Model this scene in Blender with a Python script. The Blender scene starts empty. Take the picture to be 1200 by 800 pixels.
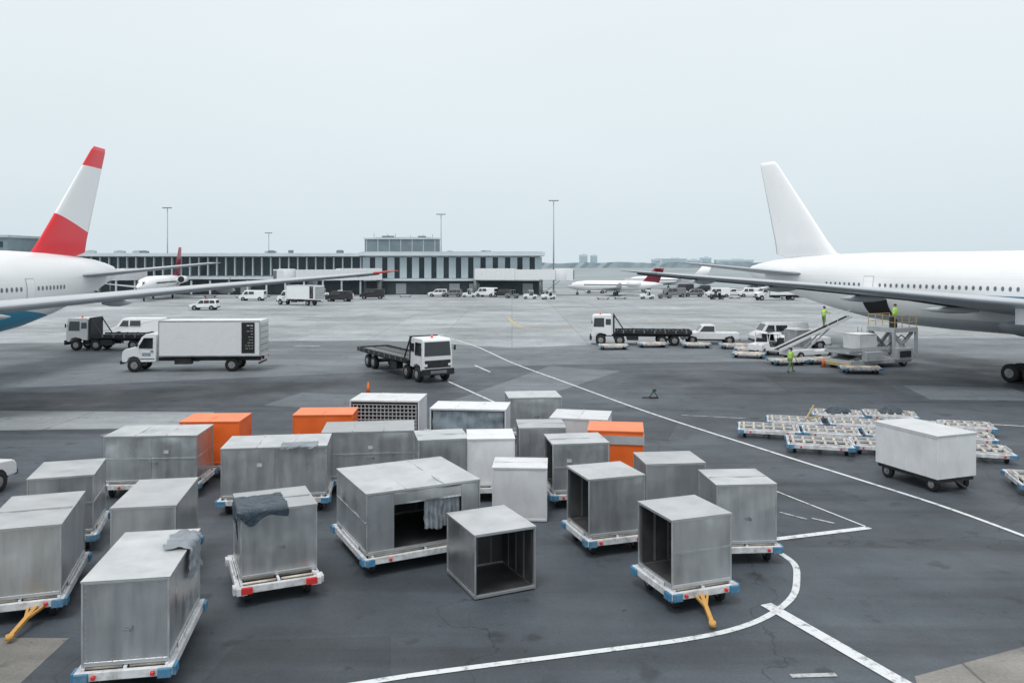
import bpy, bmesh, math, random
from mathutils import Vector, Matrix, noise
random.seed(7)
R=math.radians
scene=bpy.context.scene
COL=scene.collection
scene.view_settings.view_transform='Standard'
scene.view_settings.look='None'
scene.view_settings.exposure=0

# ------------------------------------------------------------------ materials
MATS={}
def mat(name,col,rough=.5,metal=0.,var=.12,scale=2.,bump=0,bscale=6.,stretch=(1,1,1),dirt=0.,dirtcol=(.10,.09,.08),dscale=1.5,rvar=.1,rnd=.0,spec=.5):
    if name in MATS: return MATS[name]
    m=bpy.data.materials.new(name); m.use_nodes=True
    nt=m.node_tree; N=nt.nodes; L=nt.links
    b=N['Principled BSDF']
    tc=N.new('ShaderNodeTexCoord'); mp=N.new('ShaderNodeMapping'); mp.inputs['Scale'].default_value=stretch
    oi=N.new('ShaderNodeObjectInfo')
    ml=N.new('ShaderNodeMath'); ml.operation='MULTIPLY'; ml.inputs[1].default_value=37.
    L.new(oi.outputs['Random'],ml.inputs[0])
    va=N.new('ShaderNodeVectorMath'); va.operation='ADD'
    L.new(tc.outputs['Object'],va.inputs[0]); L.new(ml.outputs[0],va.inputs[1]); L.new(va.outputs[0],mp.inputs['Vector'])
    no=N.new('ShaderNodeTexNoise'); no.inputs['Scale'].default_value=scale; no.inputs['Detail'].default_value=7
    L.new(mp.outputs[0],no.inputs['Vector'])
    mr=N.new('ShaderNodeMapRange'); mr.inputs['From Min'].default_value=.3; mr.inputs['From Max'].default_value=.7
    mr.inputs['To Min'].default_value=1-var; mr.inputs['To Max'].default_value=1+var
    L.new(no.outputs['Fac'],mr.inputs['Value'])
    rm=N.new('ShaderNodeMapRange'); rm.inputs['To Min'].default_value=1-rnd; rm.inputs['To Max'].default_value=1+rnd*.5
    L.new(oi.outputs['Random'],rm.inputs['Value'])
    mm=N.new('ShaderNodeMath'); mm.operation='MULTIPLY'; L.new(mr.outputs[0],mm.inputs[0]); L.new(rm.outputs[0],mm.inputs[1])
    sc=N.new('ShaderNodeVectorMath'); sc.operation='SCALE'; sc.inputs[0].default_value=col[:3]
    L.new(mm.outputs[0],sc.inputs['Scale'])
    out=sc.outputs[0]
    if dirt>0:
        n2=N.new('ShaderNodeTexNoise'); n2.inputs['Scale'].default_value=dscale; n2.inputs['Detail'].default_value=9; n2.inputs['Roughness'].default_value=.65
        L.new(mp.outputs[0],n2.inputs['Vector'])
        m2=N.new('ShaderNodeMapRange'); m2.inputs['From Min'].default_value=.45; m2.inputs['From Max'].default_value=.72; m2.inputs['To Max'].default_value=dirt
        L.new(n2.outputs['Fac'],m2.inputs['Value'])
        mx=N.new('ShaderNodeMix'); mx.data_type='RGBA'
        L.new(m2.outputs[0],mx.inputs[0]); L.new(out,mx.inputs[6]); mx.inputs[7].default_value=(*dirtcol,1)
        out=mx.outputs[2]
    L.new(out,b.inputs['Base Color'])
    m3=N.new('ShaderNodeMapRange'); m3.inputs['From Min'].default_value=.3; m3.inputs['From Max'].default_value=.7
    m3.inputs['To Min'].default_value=max(.02,rough-rvar); m3.inputs['To Max'].default_value=min(1,rough+rvar)
    L.new(no.outputs['Fac'],m3.inputs['Value']); L.new(m3.outputs[0],b.inputs['Roughness'])
    b.inputs['Metallic'].default_value=metal
    b.inputs['Specular IOR Level'].default_value=spec
    if bump>0:
        n4=N.new('ShaderNodeTexNoise'); n4.inputs['Scale'].default_value=bscale; n4.inputs['Detail'].default_value=2
        L.new(va.outputs[0],n4.inputs['Vector'])
        bp=N.new('ShaderNodeBump'); bp.inputs['Strength'].default_value=bump; bp.inputs['Distance'].default_value=.05
        L.new(n4.outputs['Fac'],bp.inputs['Height']); L.new(bp.outputs[0],b.inputs['Normal'])
    MATS[name]=m
    return m

ALU=mat('aluminium_panel',(.60,.625,.64),.34,.88,.07,1.3,bump=.55,bscale=1.2,stretch=(3.0,3.0,.45),dirt=.24,dirtcol=(.30,.305,.31),dscale=2.4,rnd=.24,rvar=.07)
ALUR=mat('aluminium_roof',(.54,.555,.565),.38,.40,.10,1.4,bump=.2,bscale=1.8,dirt=.42,dirtcol=(.33,.335,.335),dscale=1.2,rnd=.24)
ALUF=mat('aluminium_frame',(.60,.62,.63),.38,.75,.10,3,dirt=.3,rnd=.12)
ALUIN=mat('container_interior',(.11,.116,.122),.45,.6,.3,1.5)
WCON=mat('white_container_panel',(.70,.72,.74),.45,0,.05,1.2,bump=.12,bscale=2.0,dirt=.34,dirtcol=(.42,.43,.43),stretch=(1.4,1.4,.7),rnd=.14)
ORG=mat('orange_panel',(.88,.15,.02),.5,0,.12,1.5,bump=.15,bscale=3,dirt=.25,dirtcol=(.3,.1,.05),rnd=.1)
ORGR=mat('orange_roof',(.88,.24,.10),.55,0,.1,1.5,dirt=.25,dirtcol=(.6,.35,.25))
BLK=mat('black_rubber',(.014,.015,.017),.75,0,.2,6)
DARK=mat('dark_steel',(.024,.028,.032),.55,.2,.25,3,dirt=.25,dirtcol=(.09,.08,.075))
GREY=mat('grey_steel',(.20,.215,.225),.5,.3,.2,3,dirt=.3)
MASTG=mat('mast_galvanised_steel',(.36,.40,.42),.6,.1,.1,1)
RIM=mat('wheel_rim',(.34,.35,.36),.45,.4,.15,5,dirt=.5)
GLASS=mat('dark_window_glass',(.012,.017,.022),.08,0,.1,2,rvar=.03,spec=.8)
CWIN=mat('cabin_window_glass',(.13,.165,.19),.15,0,.1,2,rvar=.03)
WHT=mat('white_vehicle_paint',(.78,.80,.82),.32,0,.04,1.2,dirt=.25,dirtcol=(.46,.46,.45),dscale=1.2)
LOADP=mat('loader_grey_paint',(.44,.47,.49),.45,0,.1,2,dirt=.55,dirtcol=(.13,.125,.12),dscale=2)
DWHT=mat('dolly_white_paint',(.66,.68,.70),.5,0,.1,3,dirt=.70,dirtcol=(.17,.15,.13),dscale=4)
DBLU=mat('dolly_blue_paint',(.05,.19,.33),.5,0,.2,3,dirt=.55,dirtcol=(.30,.34,.37),dscale=5)
RED=mat('red_paint',(.62,.03,.03),.4,0,.08,2,dirt=.1)
DRED=mat('dark_red_fin_paint',(.24,.02,.04),.4,0,.05,1)
YEL=mat('yellow_paint',(.62,.33,.08),.55,0,.12,4,dirt=.6,dscale=4)
MYEL=mat('faded_yellow_paint',(.46,.35,.16),.55,0,.12,4,dirt=.6,dirtcol=(.28,.27,.25),dscale=3)
ROLL=mat('roller_bed_steel',(.60,.54,.47),.45,.1,.3,4,dirt=.45,dirtcol=(.28,.18,.12),dscale=3)
TARP=mat('dark_tarp',(.035,.055,.075),.4,0,.3,3,bump=.6,bscale=9)
TARPG=mat('grey_tarp',(.24,.27,.30),.5,0,.2,3,bump=.5,bscale=9)
LAMP=mat('lamp_lens',(.8,.8,.75),.15,0,.03)
CONC=mat('building_concrete',(.40,.44,.46),.8,0,.1,.3,dirt=.3,dirtcol=(.28,.31,.33),dscale=.2)
CONCL=mat('building_fascia',(.57,.635,.665),.7,0,.05,.3,dirt=.25,dirtcol=(.4,.44,.46),dscale=.2)
BPAN=mat('building_pale_panel',(.43,.51,.55),.7,0,.08,.3,dirt=.3,dirtcol=(.33,.39,.42),dscale=.3)
BDARK=mat('building_dark_base',(.055,.07,.08),.7,0,.3,.4)
BGL=mat('terminal_glass',(.025,.042,.052),.25,0,.3,.3,spec=.4)
BTEAL=mat('penthouse_cladding',(.17,.22,.25),.7,0,.15,.5)
HAZE=mat('haze_tinted_wall',(.52,.61,.66),.9,0,.05,.05)  # distance haze painted into the skyline colours, walls and window bands alike
HAZE2=mat('haze_tinted_wall_dark',(.47,.56,.61),.9,0,.05,.05)
WAIR=mat('airliner_white_paint',(.89,.90,.915),.28,0,.02,.3,dirt=.06,dirtcol=(.74,.76,.77),dscale=.4)
WING=mat('wing_grey_paint',(.47,.51,.54),.4,0,.06,.4,dirt=.35,dirtcol=(.34,.37,.39),dscale=.8,stretch=(1,.3,1))
WEDGE=mat('wing_dark_edge',(.10,.12,.135),.4,.3,.1,1)
SIGNW=mat('sign_lettering',(.55,.57,.58),.6)
PLAC=mat('placard_paper',(.5,.52,.52),.6,0,.1,4,dirt=.5,dirtcol=(.3,.3,.3))
HIVIS=mat('high_visibility_lime',(.45,.75,.06),.7,0,.1,8)
SILV=mat('reflective_tape',(.6,.62,.63),.4)
HAIR=mat('hair',(.02,.015,.012),.7)
CONEO=mat('cone_orange',(.85,.15,.02),.5)
GRN=mat('dark_green_paint',(.02,.10,.05),.5)

# ------------------------------------------------------------------ mesh builder
class MB:
    def __init__(s): s.v=[];s.f=[];s.m=[];s.s=[]
    def add(s,vs,fs,mat=0,smooth=False,M=None):
        o=len(s.v)
        for p in vs:
            p=Vector(p)
            if M is not None: p=M@p
            s.v.append(p)
        for k,f in enumerate(fs):
            s.f.append([i+o for i in f]); s.m.append(mat); s.s.append(smooth if isinstance(smooth,bool) else smooth[k])
    def box(s,c,sz,mat=0,M=None,rz=0,rx=0):
        x,y,z=sz[0]/2,sz[1]/2,sz[2]/2
        vs=[(a*x,b*y,d*z) for a in(-1,1) for b in(-1,1) for d in(-1,1)]
        T=Matrix.Translation(c)
        if rz: T=T@Matrix.Rotation(rz,4,'Z')
        if rx: T=T@Matrix.Rotation(rx,4,'X')
        if M is not None: T=M@T
        s.add(vs,[(0,1,3,2),(4,6,7,5),(0,4,5,1),(2,3,7,6),(0,2,6,4),(1,5,7,3)],mat,False,T)
    def beam(s,p,q,w,h,mat=0,M=None):
        p=Vector(p);q=Vector(q);d=q-p
        up=Vector((0,0,1)) if abs(d.normalized().z)<.95 else Vector((0,1,0))
        a=d.cross(up).normalized()*w/2; b=a.cross(d).normalized()*h/2
        vs=[p-a-b,p+a-b,p+a+b,p-a+b,q-a-b,q+a-b,q+a+b,q-a+b]
        s.add(vs,[(0,1,2,3),(4,7,6,5),(0,4,5,1),(1,5,6,2),(2,6,7,3),(3,7,4,0)],mat,False,M)
    def cyl(s,p,q,r,r2=None,n=16,mat=0,M=None):
        if r2 is None:r2=r
        p=Vector(p);q=Vector(q);d=(q-p).normalized()
        up=Vector((0,0,1)) if abs(d.z)<.9 else Vector((1,0,0))
        a=d.cross(up).normalized();b=d.cross(a)
        vs=[p+(a*math.cos(t)+b*math.sin(t))*r for t in [2*math.pi*i/n for i in range(n)]]
        vs+=[q+(a*math.cos(t)+b*math.sin(t))*r2 for t in [2*math.pi*i/n for i in range(n)]]
        fs=[(i,(i+1)%n,n+(i+1)%n,n+i) for i in range(n)]+[tuple(range(n)),tuple(range(n,2*n))]
        s.add(vs,fs,mat,[True]*n+[False,False],M)
    def loft(s,rings,mat=0,smooth=True,M=None,closed=True):
        n=len(rings[0]);vs=[p for r in rings for p in r];fs=[]
        for k in range(len(rings)-1):
            for i in range(n if closed else n-1):
                j=(i+1)%n
                fs.append((k*n+i,k*n+j,(k+1)*n+j,(k+1)*n+i))
        sm=[smooth]*len(fs)
        if closed:
            fs+=[tuple(range(n)),tuple(range((len(rings)-1)*n,len(rings)*n))];sm+=[False,False]
        s.add(vs,fs,mat,sm,M)
    def prism(s,pts,wf,mat=0,M=None):
        f=wf if callable(wf) else (lambda z:wf)
        n=len(pts)
        vs=[(-f(z),y,z) for y,z in pts]+[(f(z),y,z) for y,z in pts]
        fs=[(i,(i+1)%n,n+(i+1)%n,n+i) for i in range(n)]+[tuple(range(n)),tuple(range(n,2*n))]
        s.add(vs,fs,mat,False,M)
    def side(s,poly,wf,sg,t=.012,mat=0,M=None):
        f=wf if callable(wf) else (lambda z:wf)
        n=len(poly)
        vs=[(sg*(f(z)-.03),y,z) for y,z in poly]+[(sg*(f(z)+t),y,z) for y,z in poly]
        fs=[(i,(i+1)%n,n+(i+1)%n,n+i) for i in range(n)]+[tuple(range(n)),tuple(range(n,2*n))]
        s.add(vs,fs,mat,False,M)
    def slab(s,p,q,wp,wq,t=.015,mat=0,M=None,sg=1):
        dy,dz=q[0]-p[0],q[1]-p[1];l=math.hypot(dy,dz);ny,nz=dz/l,-dy/l
        if ny*sg<0: ny,nz=-ny,-nz
        vs=[]
        for k in(-.03,t):
            for (pt,w) in((p,wp),(q,wq)):
                for a in(-1,1): vs.append((a*w,pt[0]+ny*k,pt[1]+nz*k))
        s.add(vs,[(0,1,3,2),(4,5,7,6),(0,1,5,4),(2,3,7,6),(0,2,6,4),(1,3,7,5)],mat,False,M)
    def mesh(s,name,mats):
        me=bpy.data.meshes.new(name);me.from_pydata([tuple(v) for v in s.v],[],s.f)
        for i,p in enumerate(me.polygons): p.material_index=s.m[i];p.use_smooth=s.s[i]
        bm=bmesh.new();bm.from_mesh(me);bmesh.ops.recalc_face_normals(bm,faces=bm.faces);bm.to_mesh(me);bm.free()
        for m in mats: me.materials.append(m)
        return me
def thing(name,loc,rz,label,cat,group=None,kind=None):
    e=bpy.data.objects.new(name,None);e.location=loc;e.rotation_euler=(0,0,rz);e.empty_display_size=.3
    COL.objects.link(e);e['label']=label;e['category']=cat
    if group:e['group']=group
    if kind:e['kind']=kind
    return e
def obj(me,name,parent=None,loc=(0,0,0),bevel=0,label=None,rot=None):
    o=bpy.data.objects.new(name,me);COL.objects.link(o)
    if parent:o.parent=parent
    o.location=loc
    if rot:o.rotation_euler=rot
    if bevel:
        b=o.modifiers.new('bevel','BEVEL');b.width=bevel;b.segments=2;b.limit_method='ANGLE';b.angle_limit=R(40)
    if label:o['label']=label
    return o
CACHE={}
def cached(key,fn):
    if key not in CACHE:CACHE[key]=fn()
    return CACHE[key]
def part(mb,name,parent,mats,bevel=0,loc=(0,0,0),label=None):
    return obj(mb.mesh(name,mats),name,parent,loc,bevel,label)

# ------------------------------------------------------------------ world, sun, camera
w=bpy.data.worlds.new("World");scene.world=w;w.use_nodes=True
nt=w.node_tree;N=nt.nodes;L=nt.links
bg=N['Background']
sky=N.new('ShaderNodeTexSky');sky.sky_type='NISHITA';sky.sun_disc=False;sky.sun_elevation=R(50);sky.sun_rotation=R(200)
sky.air_density=1.5;sky.dust_density=5
sc=N.new('ShaderNodeVectorMath');sc.operation='SCALE';sc.inputs['Scale'].default_value=.08;L.new(sky.outputs[0],sc.inputs[0])
tc=N.new('ShaderNodeTexCoord');sx=N.new('ShaderNodeSeparateXYZ');L.new(tc.outputs['Generated'],sx.inputs[0])
cr=N.new('ShaderNodeValToRGB');e=cr.color_ramp.elements
e[0].position=0;e[0].color=(.665,.765,.82,1)
e[1].position=.35;e[1].color=(.82,.885,.92,1)
x=e.new(.12);x.color=(.73,.82,.865,1)
x=e.new(.8);x.color=(1.0,1.0,1.0,1)
L.new(sx.outputs['Z'],cr.inputs[0])
cn=N.new('ShaderNodeTexNoise');cn.inputs['Scale'].default_value=1.6;cn.inputs['Detail'].default_value=4
cmp_=N.new('ShaderNodeMapping');cmp_.inputs['Scale'].default_value=(1,1,3);L.new(tc.outputs['Generated'],cmp_.inputs[0]);L.new(cmp_.outputs[0],cn.inputs['Vector'])
cmr=N.new('ShaderNodeMapRange');cmr.inputs['From Min'].default_value=.3;cmr.inputs['From Max'].default_value=.7;cmr.inputs['To Min'].default_value=.97;cmr.inputs['To Max'].default_value=1.02
L.new(cn.outputs['Fac'],cmr.inputs['Value'])
cs=N.new('ShaderNodeVectorMath');cs.operation='SCALE';L.new(cr.outputs[0],cs.inputs[0]);L.new(cmr.outputs[0],cs.inputs['Scale'])
mx=N.new('ShaderNodeMix');mx.data_type='RGBA';mx.inputs[0].default_value=.95
L.new(sc.outputs[0],mx.inputs[6]);L.new(cs.outputs[0],mx.inputs[7]);L.new(mx.outputs[2],bg.inputs['Color']);bg.inputs['Strength'].default_value=1.05
sd=bpy.data.lights.new('sun','SUN');sd.energy=1.45;sd.angle=R(18);sd.color=(1,.99,.98)
so=bpy.data.objects.new('sun',sd);COL.objects.link(so);so.rotation_euler=(R(25),0,R(-25));so.location=(0,0,60)
cd=bpy.data.cameras.new('camera');cam=bpy.data.objects.new('camera',cd);COL.objects.link(cam)
cam.location=(0,0,8);cam.rotation_euler=(R(90),0,0);cd.sensor_width=36;cd.lens=28.5;cd.shift_y=-92/1200;cd.clip_end=20000;cd.clip_start=.1
scene.camera=cam

# ------------------------------------------------------------------ ground
def ground_mat(name,base,light,big=.03,joints=None,rough=.72,soft=1.):
    m=bpy.data.materials.new(name);m.use_nodes=True;nt=m.node_tree;N=nt.nodes;L=nt.links;b=N['Principled BSDF']
    tc=N.new('ShaderNodeTexCoord');P=tc.outputs['Object']
    def nz(s,d=8,ro=.6,st=None):
        n=N.new('ShaderNodeTexNoise');n.inputs['Scale'].default_value=s;n.inputs['Detail'].default_value=d;n.inputs['Roughness'].default_value=ro
        if st:
            mp=N.new('ShaderNodeMapping');mp.inputs['Scale'].default_value=st[:3];mp.inputs['Rotation'].default_value=(0,0,st[3]);L.new(P,mp.inputs[0]);L.new(mp.outputs[0],n.inputs['Vector'])
        else: L.new(P,n.inputs['Vector'])
        return n.outputs['Fac']
    def rng(v,a,b_,c,d):
        r=N.new('ShaderNodeMapRange');r.inputs['From Min'].default_value=a;r.inputs['From Max'].default_value=b_;r.inputs['To Min'].default_value=c;r.inputs['To Max'].default_value=d
        L.new(v,r.inputs['Value']);return r.outputs[0]
    def mul(a,b_):
        q=N.new('ShaderNodeMath');q.operation='MULTIPLY';L.new(a,q.inputs[0]);L.new(b_,q.inputs[1]);return q.outputs[0]
    k=lambda v:1+(v-1)*soft
    v=rng(nz(.06,6),.3,.7,k(.70),k(1.34))
    v=mul(v,rng(nz(.35,8,.7),.3,.7,k(.74),k(1.26)))
    v=mul(v,rng(nz(14,4,.7),.3,.7,.82,1.18))
    v=mul(v,rng(nz(.7,5,.5,(.08,1,1,R(28))),.52,.68,1,k(.70)))
    v=mul(v,rng(nz(.7,5,.5,(.06,1,1,R(-35))),.54,.68,1,k(.74)))
    v=mul(v,rng(nz(.9,3,.5),.62,.70,1,k(.58)))
    v=mul(v,rng(nz(2.6,3,.6),.66,.72,1,k(.6)))
    v=mul(v,rng(nz(1.1,4,.6),.68,.76,1,1.45))
    vo=N.new('ShaderNodeTexVoronoi');vo.feature='DISTANCE_TO_EDGE';vo.inputs['Scale'].default_value=.11
    wn=N.new('ShaderNodeTexNoise');wn.inputs['Scale'].default_value=.5;wn.inputs['Detail'].default_value=6;L.new(P,wn.inputs['Vector'])
    vs=N.new('ShaderNodeVectorMath');vs.operation='MULTIPLY_ADD';vs.inputs[1].default_value=(3,3,3);L.new(wn.outputs['Color'],vs.inputs[0]);L.new(P,vs.inputs[2])
    L.new(vs.outputs[0],vo.inputs['Vector'])
    v=mul(v,rng(vo.outputs['Distance'],.0,.004,.5,1))
    if joints:
        br=N.new('ShaderNodeTexBrick');br.offset=0;br.inputs['Scale'].default_value=1;br.inputs['Mortar Size'].default_value=.04 ;br.inputs['Brick Width'].default_value=joints;br.inputs['Row Height'].default_value=joints
        br.inputs['Color1'].default_value=(1,1,1,1);br.inputs['Color2'].default_value=(.84,.84,.84,1);br.inputs['Mortar'].default_value=(.5,.5,.5,1);br.inputs['Mortar Smooth'].default_value=.3
        L.new(P,br.inputs['Vector'])
        sp=N.new('ShaderNodeSeparateColor');L.new(br.outputs['Color'],sp.inputs[0]);v=mul(v,sp.outputs[0])
    s=N.new('ShaderNodeVectorMath');s.operation='SCALE';s.inputs[0].default_value=base;L.new(v,s.inputs['Scale'])
    mx=N.new('ShaderNodeMix');mx.data_type='RGBA';L.new(rng(nz(.045,5,.55,(1,2.4,1,R(12))),.46,.62,0,.8),mx.inputs[0]);L.new(s.outputs[0],mx.inputs[6])
    s2=N.new('ShaderNodeVectorMath');s2.operation='SCALE';s2.inputs[0].default_value=light;L.new(v,s2.inputs['Scale']);L.new(s2.outputs[0],mx.inputs[7])
    L.new(mx.outputs[2],b.inputs['Base Color'])
    L.new(rng(nz(.25,5),.3,.7,rough-.2,rough+.12),b.inputs['Roughness'])
    bp=N.new('ShaderNodeBump');bp.inputs['Strength'].default_value=.25;bp.inputs['Distance'].default_value=.01;L.new(nz(60,3),bp.inputs['Height']);L.new(bp.outputs[0],b.inputs['Normal'])
    return m
ASPH=ground_mat('apron_asphalt',(.054,.067,.081),(.086,.103,.120),rough=.66)
ASPHD=ground_mat('dark_patch_asphalt',(.047,.058,.069),(.054,.066,.078))
ASPH2=ground_mat('apron_mid_asphalt',(.125,.146,.162),(.178,.2,.217),soft=.6)
CONG=ground_mat('apron_concrete',(.30,.328,.347),(.39,.42,.44),joints=7.5,soft=.75)
CONB=ground_mat('pavement_concrete',(.22,.215,.20),(.27,.26,.24),joints=3.0)
FIELD=mat('haze_tinted_field',(.26,.305,.32),.9,0,.2,.02)  # pale grey carries the horizon haze in its colour
def sheet(name,pts,z,m,label,cat='ground',kind='structure'):
    mb=MB();mb.add([(a,b,z) for a,b in pts],[tuple(range(len(pts)))])
    me=mb.mesh(name,[m]);
    if me.polygons[0].normal.z<0: me.flip_normals()
    o=obj(me,name);o['kind']=kind;o['label']=label;o['category']=cat
    return o
sheet('ground',[(-9000,-200),(9000,-200),(9000,9000),(-9000,9000)],-.012,FIELD,'flat open land with horizon haze painted into its pale colour')
sheet('asphalt_apron',[(-400,-30),(400,-30),(400,260),(-400,260)],0,ASPH,'dark worn asphalt apron with stains and cracks')
sheet('asphalt_taxi_lane',[(-300,50),(-45,47),(-20,56),(0,63),(20,66),(60,60),(300,52),(300,258),(-300,258)],.004,ASPH2,'greyer asphalt lane crossing the apron')
sheet('concrete_apron',[(-300,82),(-60,80),(-14,84),(0,76.5),(30,86),(300,90),(300,256),(-300,256)],.008,CONG,'pale concrete apron slabs with joints','ground')
sheet('concrete_strip',[(-60,36),(-14.5,39.5),(-16,43.5),(-60,45)],.004,CONG,'pale concrete strip let into the asphalt')
for P_ in [[(24.5,47.5),(31,47),(32,52),(25.5,53)],[(-3.5,47),(.5,46),(8,60),(3,63)],[(-14,45.5),(-8,44),(-6.5,48.5),(-13,50)]]:
    sheet('asphalt_patch',P_,.0045,ASPH2,'lighter repair patch in the asphalt')
for P_ in [[(2.0,38),(7,36.5),(8.6,41.5),(3.4,43.5)],[(-6,14.2),(-2.2,14.6),(-2.6,17.4),(-5.8,17.2)],[(17,50),(24,49),(25,56),(18,57.5)]]:
    sheet('asphalt_patch',P_,.0042,ASPHD,'darker tar repair patch in the asphalt')
sheet('pavement',[(-30,5),(-8.9,5),(-9.45,17.3),(-30,17.5)],.004,CONB,'worn beige concrete pad at the apron edge')
sheet('pavement',[(6.9,13),(7.8,15.7),(10.9,17.0),(20,20),(30,12)],.004,CONB,'worn beige concrete pad at the apron edge')

def line_mat(name,col,wear):
    m=bpy.data.materials.new(name);m.use_nodes=True;nt=m.node_tree;N=nt.nodes;L=nt.links;b=N['Principled BSDF']
    tc=N.new('ShaderNodeTexCoord');n=N.new('ShaderNodeTexNoise');n.inputs['Scale'].default_value=3;n.inputs['Detail'].default_value=10;n.inputs['Roughness'].default_value=.75
    L.new(tc.outputs['Object'],n.inputs['Vector'])
    r=N.new('ShaderNodeMapRange');r.inputs['From Min'].default_value=wear;r.inputs['From Max'].default_value=wear+.15;L.new(n.outputs['Fac'],r.inputs['Value'])
    mx=N.new('ShaderNodeMix');mx.data_type='RGBA';L.new(r.outputs[0],mx.inputs[0]);mx.inputs[6].default_value=(*col,1);mx.inputs[7].default_value=(.14,.15,.16,1)
    L.new(mx.outputs[2],b.inputs['Base Color']);b.inputs['Roughness'].default_value=.65
    return m
LW=line_mat('white_line_paint',(.66,.69,.71),.51);LWF=line_mat('worn_white_line_paint',(.45,.47,.48),.46);LY=line_mat('yellow_line_paint',(.52,.41,.18),.50)
def catmull(p,n=8):
    o=[]
    for i in range(len(p)-1):
        a=p[max(i-1,0)];b=p[i];c=p[i+1];d=p[min(i+2,len(p)-1)]
        for k in range(n):
            t=k/n
            o.append(tuple(.5*((2*b[j])+(-a[j]+c[j])*t+(2*a[j]-5*b[j]+4*c[j]-d[j])*t*t+(-a[j]+3*b[j]-3*c[j]+d[j])*t**3) for j in(0,1)))
    o.append(p[-1]);return o
def stripe(pts,wd,z=.014,m=LW,label='white painted line on the asphalt',smooth=True):
    if smooth and len(pts)>2:pts=catmull(pts)
    vs=[];n=len(pts)
    for i,p in enumerate(pts):
        a=Vector(pts[max(i-1,0)]);b=Vector(pts[min(i+1,n-1)]);d=(b-a).normalized();q=Vector((-d.y,d.x))*wd/2
        vs.append((p[0]+q.x,p[1]+q.y,z));vs.append((p[0]-q.x,p[1]-q.y,z))
    mb=MB();mb.add(vs,[(2*i,2*i+1,2*i+3,2*i+2) for i in range(n-1)])
    me=mb.mesh('painted_line',[m])
    if me.polygons[0].normal.z<0: me.flip_normals()
    o=obj(me,'painted_line');o['kind']='structure';o['label']=label;o['category']='road marking'
stripe([(-6.5,86),(-3.2,76.8),(0,65),(3.45,54.7),(7.3,43.4),(10.9,34.5),(12.7,30.2),(14.1,26.8),(15,23.75),(15.8,20.3),(16,16)],.16,label='long curving white service road line')
stripe([(-8,14),(-4.7,14.9),(-3.1,15.35),(-1.66,15.8),(1.76,16.7),(3.6,17.2),(4.84,17.7),(5.83,18.4),(6.7,19.4),(7.2,20.5),(7.5,21.6),(7.3,22.7)],.17,label='white line bending round a tight corner')
stripe([(7.4,23.4),(10.8,24.5)],.24);stripe([(10.75,24.55),(9.1,28.8)],.07)
stripe([(5.95,19.0),(7.5,15.3),(8.6,12.5)],.32,.018,label='broad white diagonal bar on the asphalt',smooth=False)
stripe([(-4.3,54.7),(-.9,46.3)],.15);stripe([(-2.9,63.3),(-1.6,59.4)],.17)
stripe([(8.9,42.6),(12,41.7)],.12,m=LWF);stripe([(18.9,41.8),(26,39.4)],.13,m=LW);stripe([(-21,78),(-18.5,78)],.5,m=LWF)
stripe([(-.5,119),(.2,108),(1.2,101),(4,97),(8,99)],.4,m=LY,label='faded yellow curved taxi guide line')
stripe([(5,150),(20,112),(34,96),(60,90)],.3,m=LY,label='faded yellow curved taxi guide line')
stripe([(-60,96),(-14,97),(14,94)],.25,.014,m=LWF,label='faded white line across the concrete apron')
stripe([(8.6,26.0),(9.2,25.3)],.10,m=LWF);stripe([(9.4,25.4),(9.9,24.9)],.10,m=LWF);stripe([(5.4,15.7),(6.3,15.75)],.14,m=LWF)
stripe([(-30,41),(-16,42.5)],.12,.010,m=LWF)
for q in range(5): stripe([(-17.5+.35*q,38.6),(-16.9+.35*q,39.8)],.07,.010,m=LWF)
mb=MB();mb.cyl((-18.6,37.7,.012),(-18.6,37.7,.02),.5,n=24);o=part(mb,'manhole_cover',None,[GREY]);o['kind']='structure';o['label']='round steel manhole cover in the apron';o['category']='manhole cover'

# ------------------------------------------------------------------ wheels
def wheel_mesh(r,wd):
    def f():
        mb=MB();n=24
        prof=[(-wd/2,r*.62),(-wd/2,r*.9),(-wd*.36,r),(wd*.36,r),(wd/2,r*.9),(wd/2,r*.62)]
        rings=[]
        for x_,rr in prof: rings.append([(x_,rr*math.cos(2*math.pi*i/n),rr*math.sin(2*math.pi*i/n)) for i in range(n)])
        mb.loft(rings,0)
        for s_ in(-1,1):
            mb.cyl((s_*wd*.5,0,0),(s_*(wd*.5+.012),0,0),r*.52,r*.48,20,1)
            mb.cyl((s_*(wd*.5+.01),0,0),(s_*(wd*.5+.05),0,0),r*.2,r*.17,12,1)
        return mb.mesh('wheel',[BLK,RIM])
    return cached(('wh',r,wd),f)
def wheels(parent,pos,r,wd):
    for p in pos: obj(wheel_mesh(r,wd),'wheel',parent,(p[0],p[1],r if len(p)<3 else p[2]))

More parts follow.
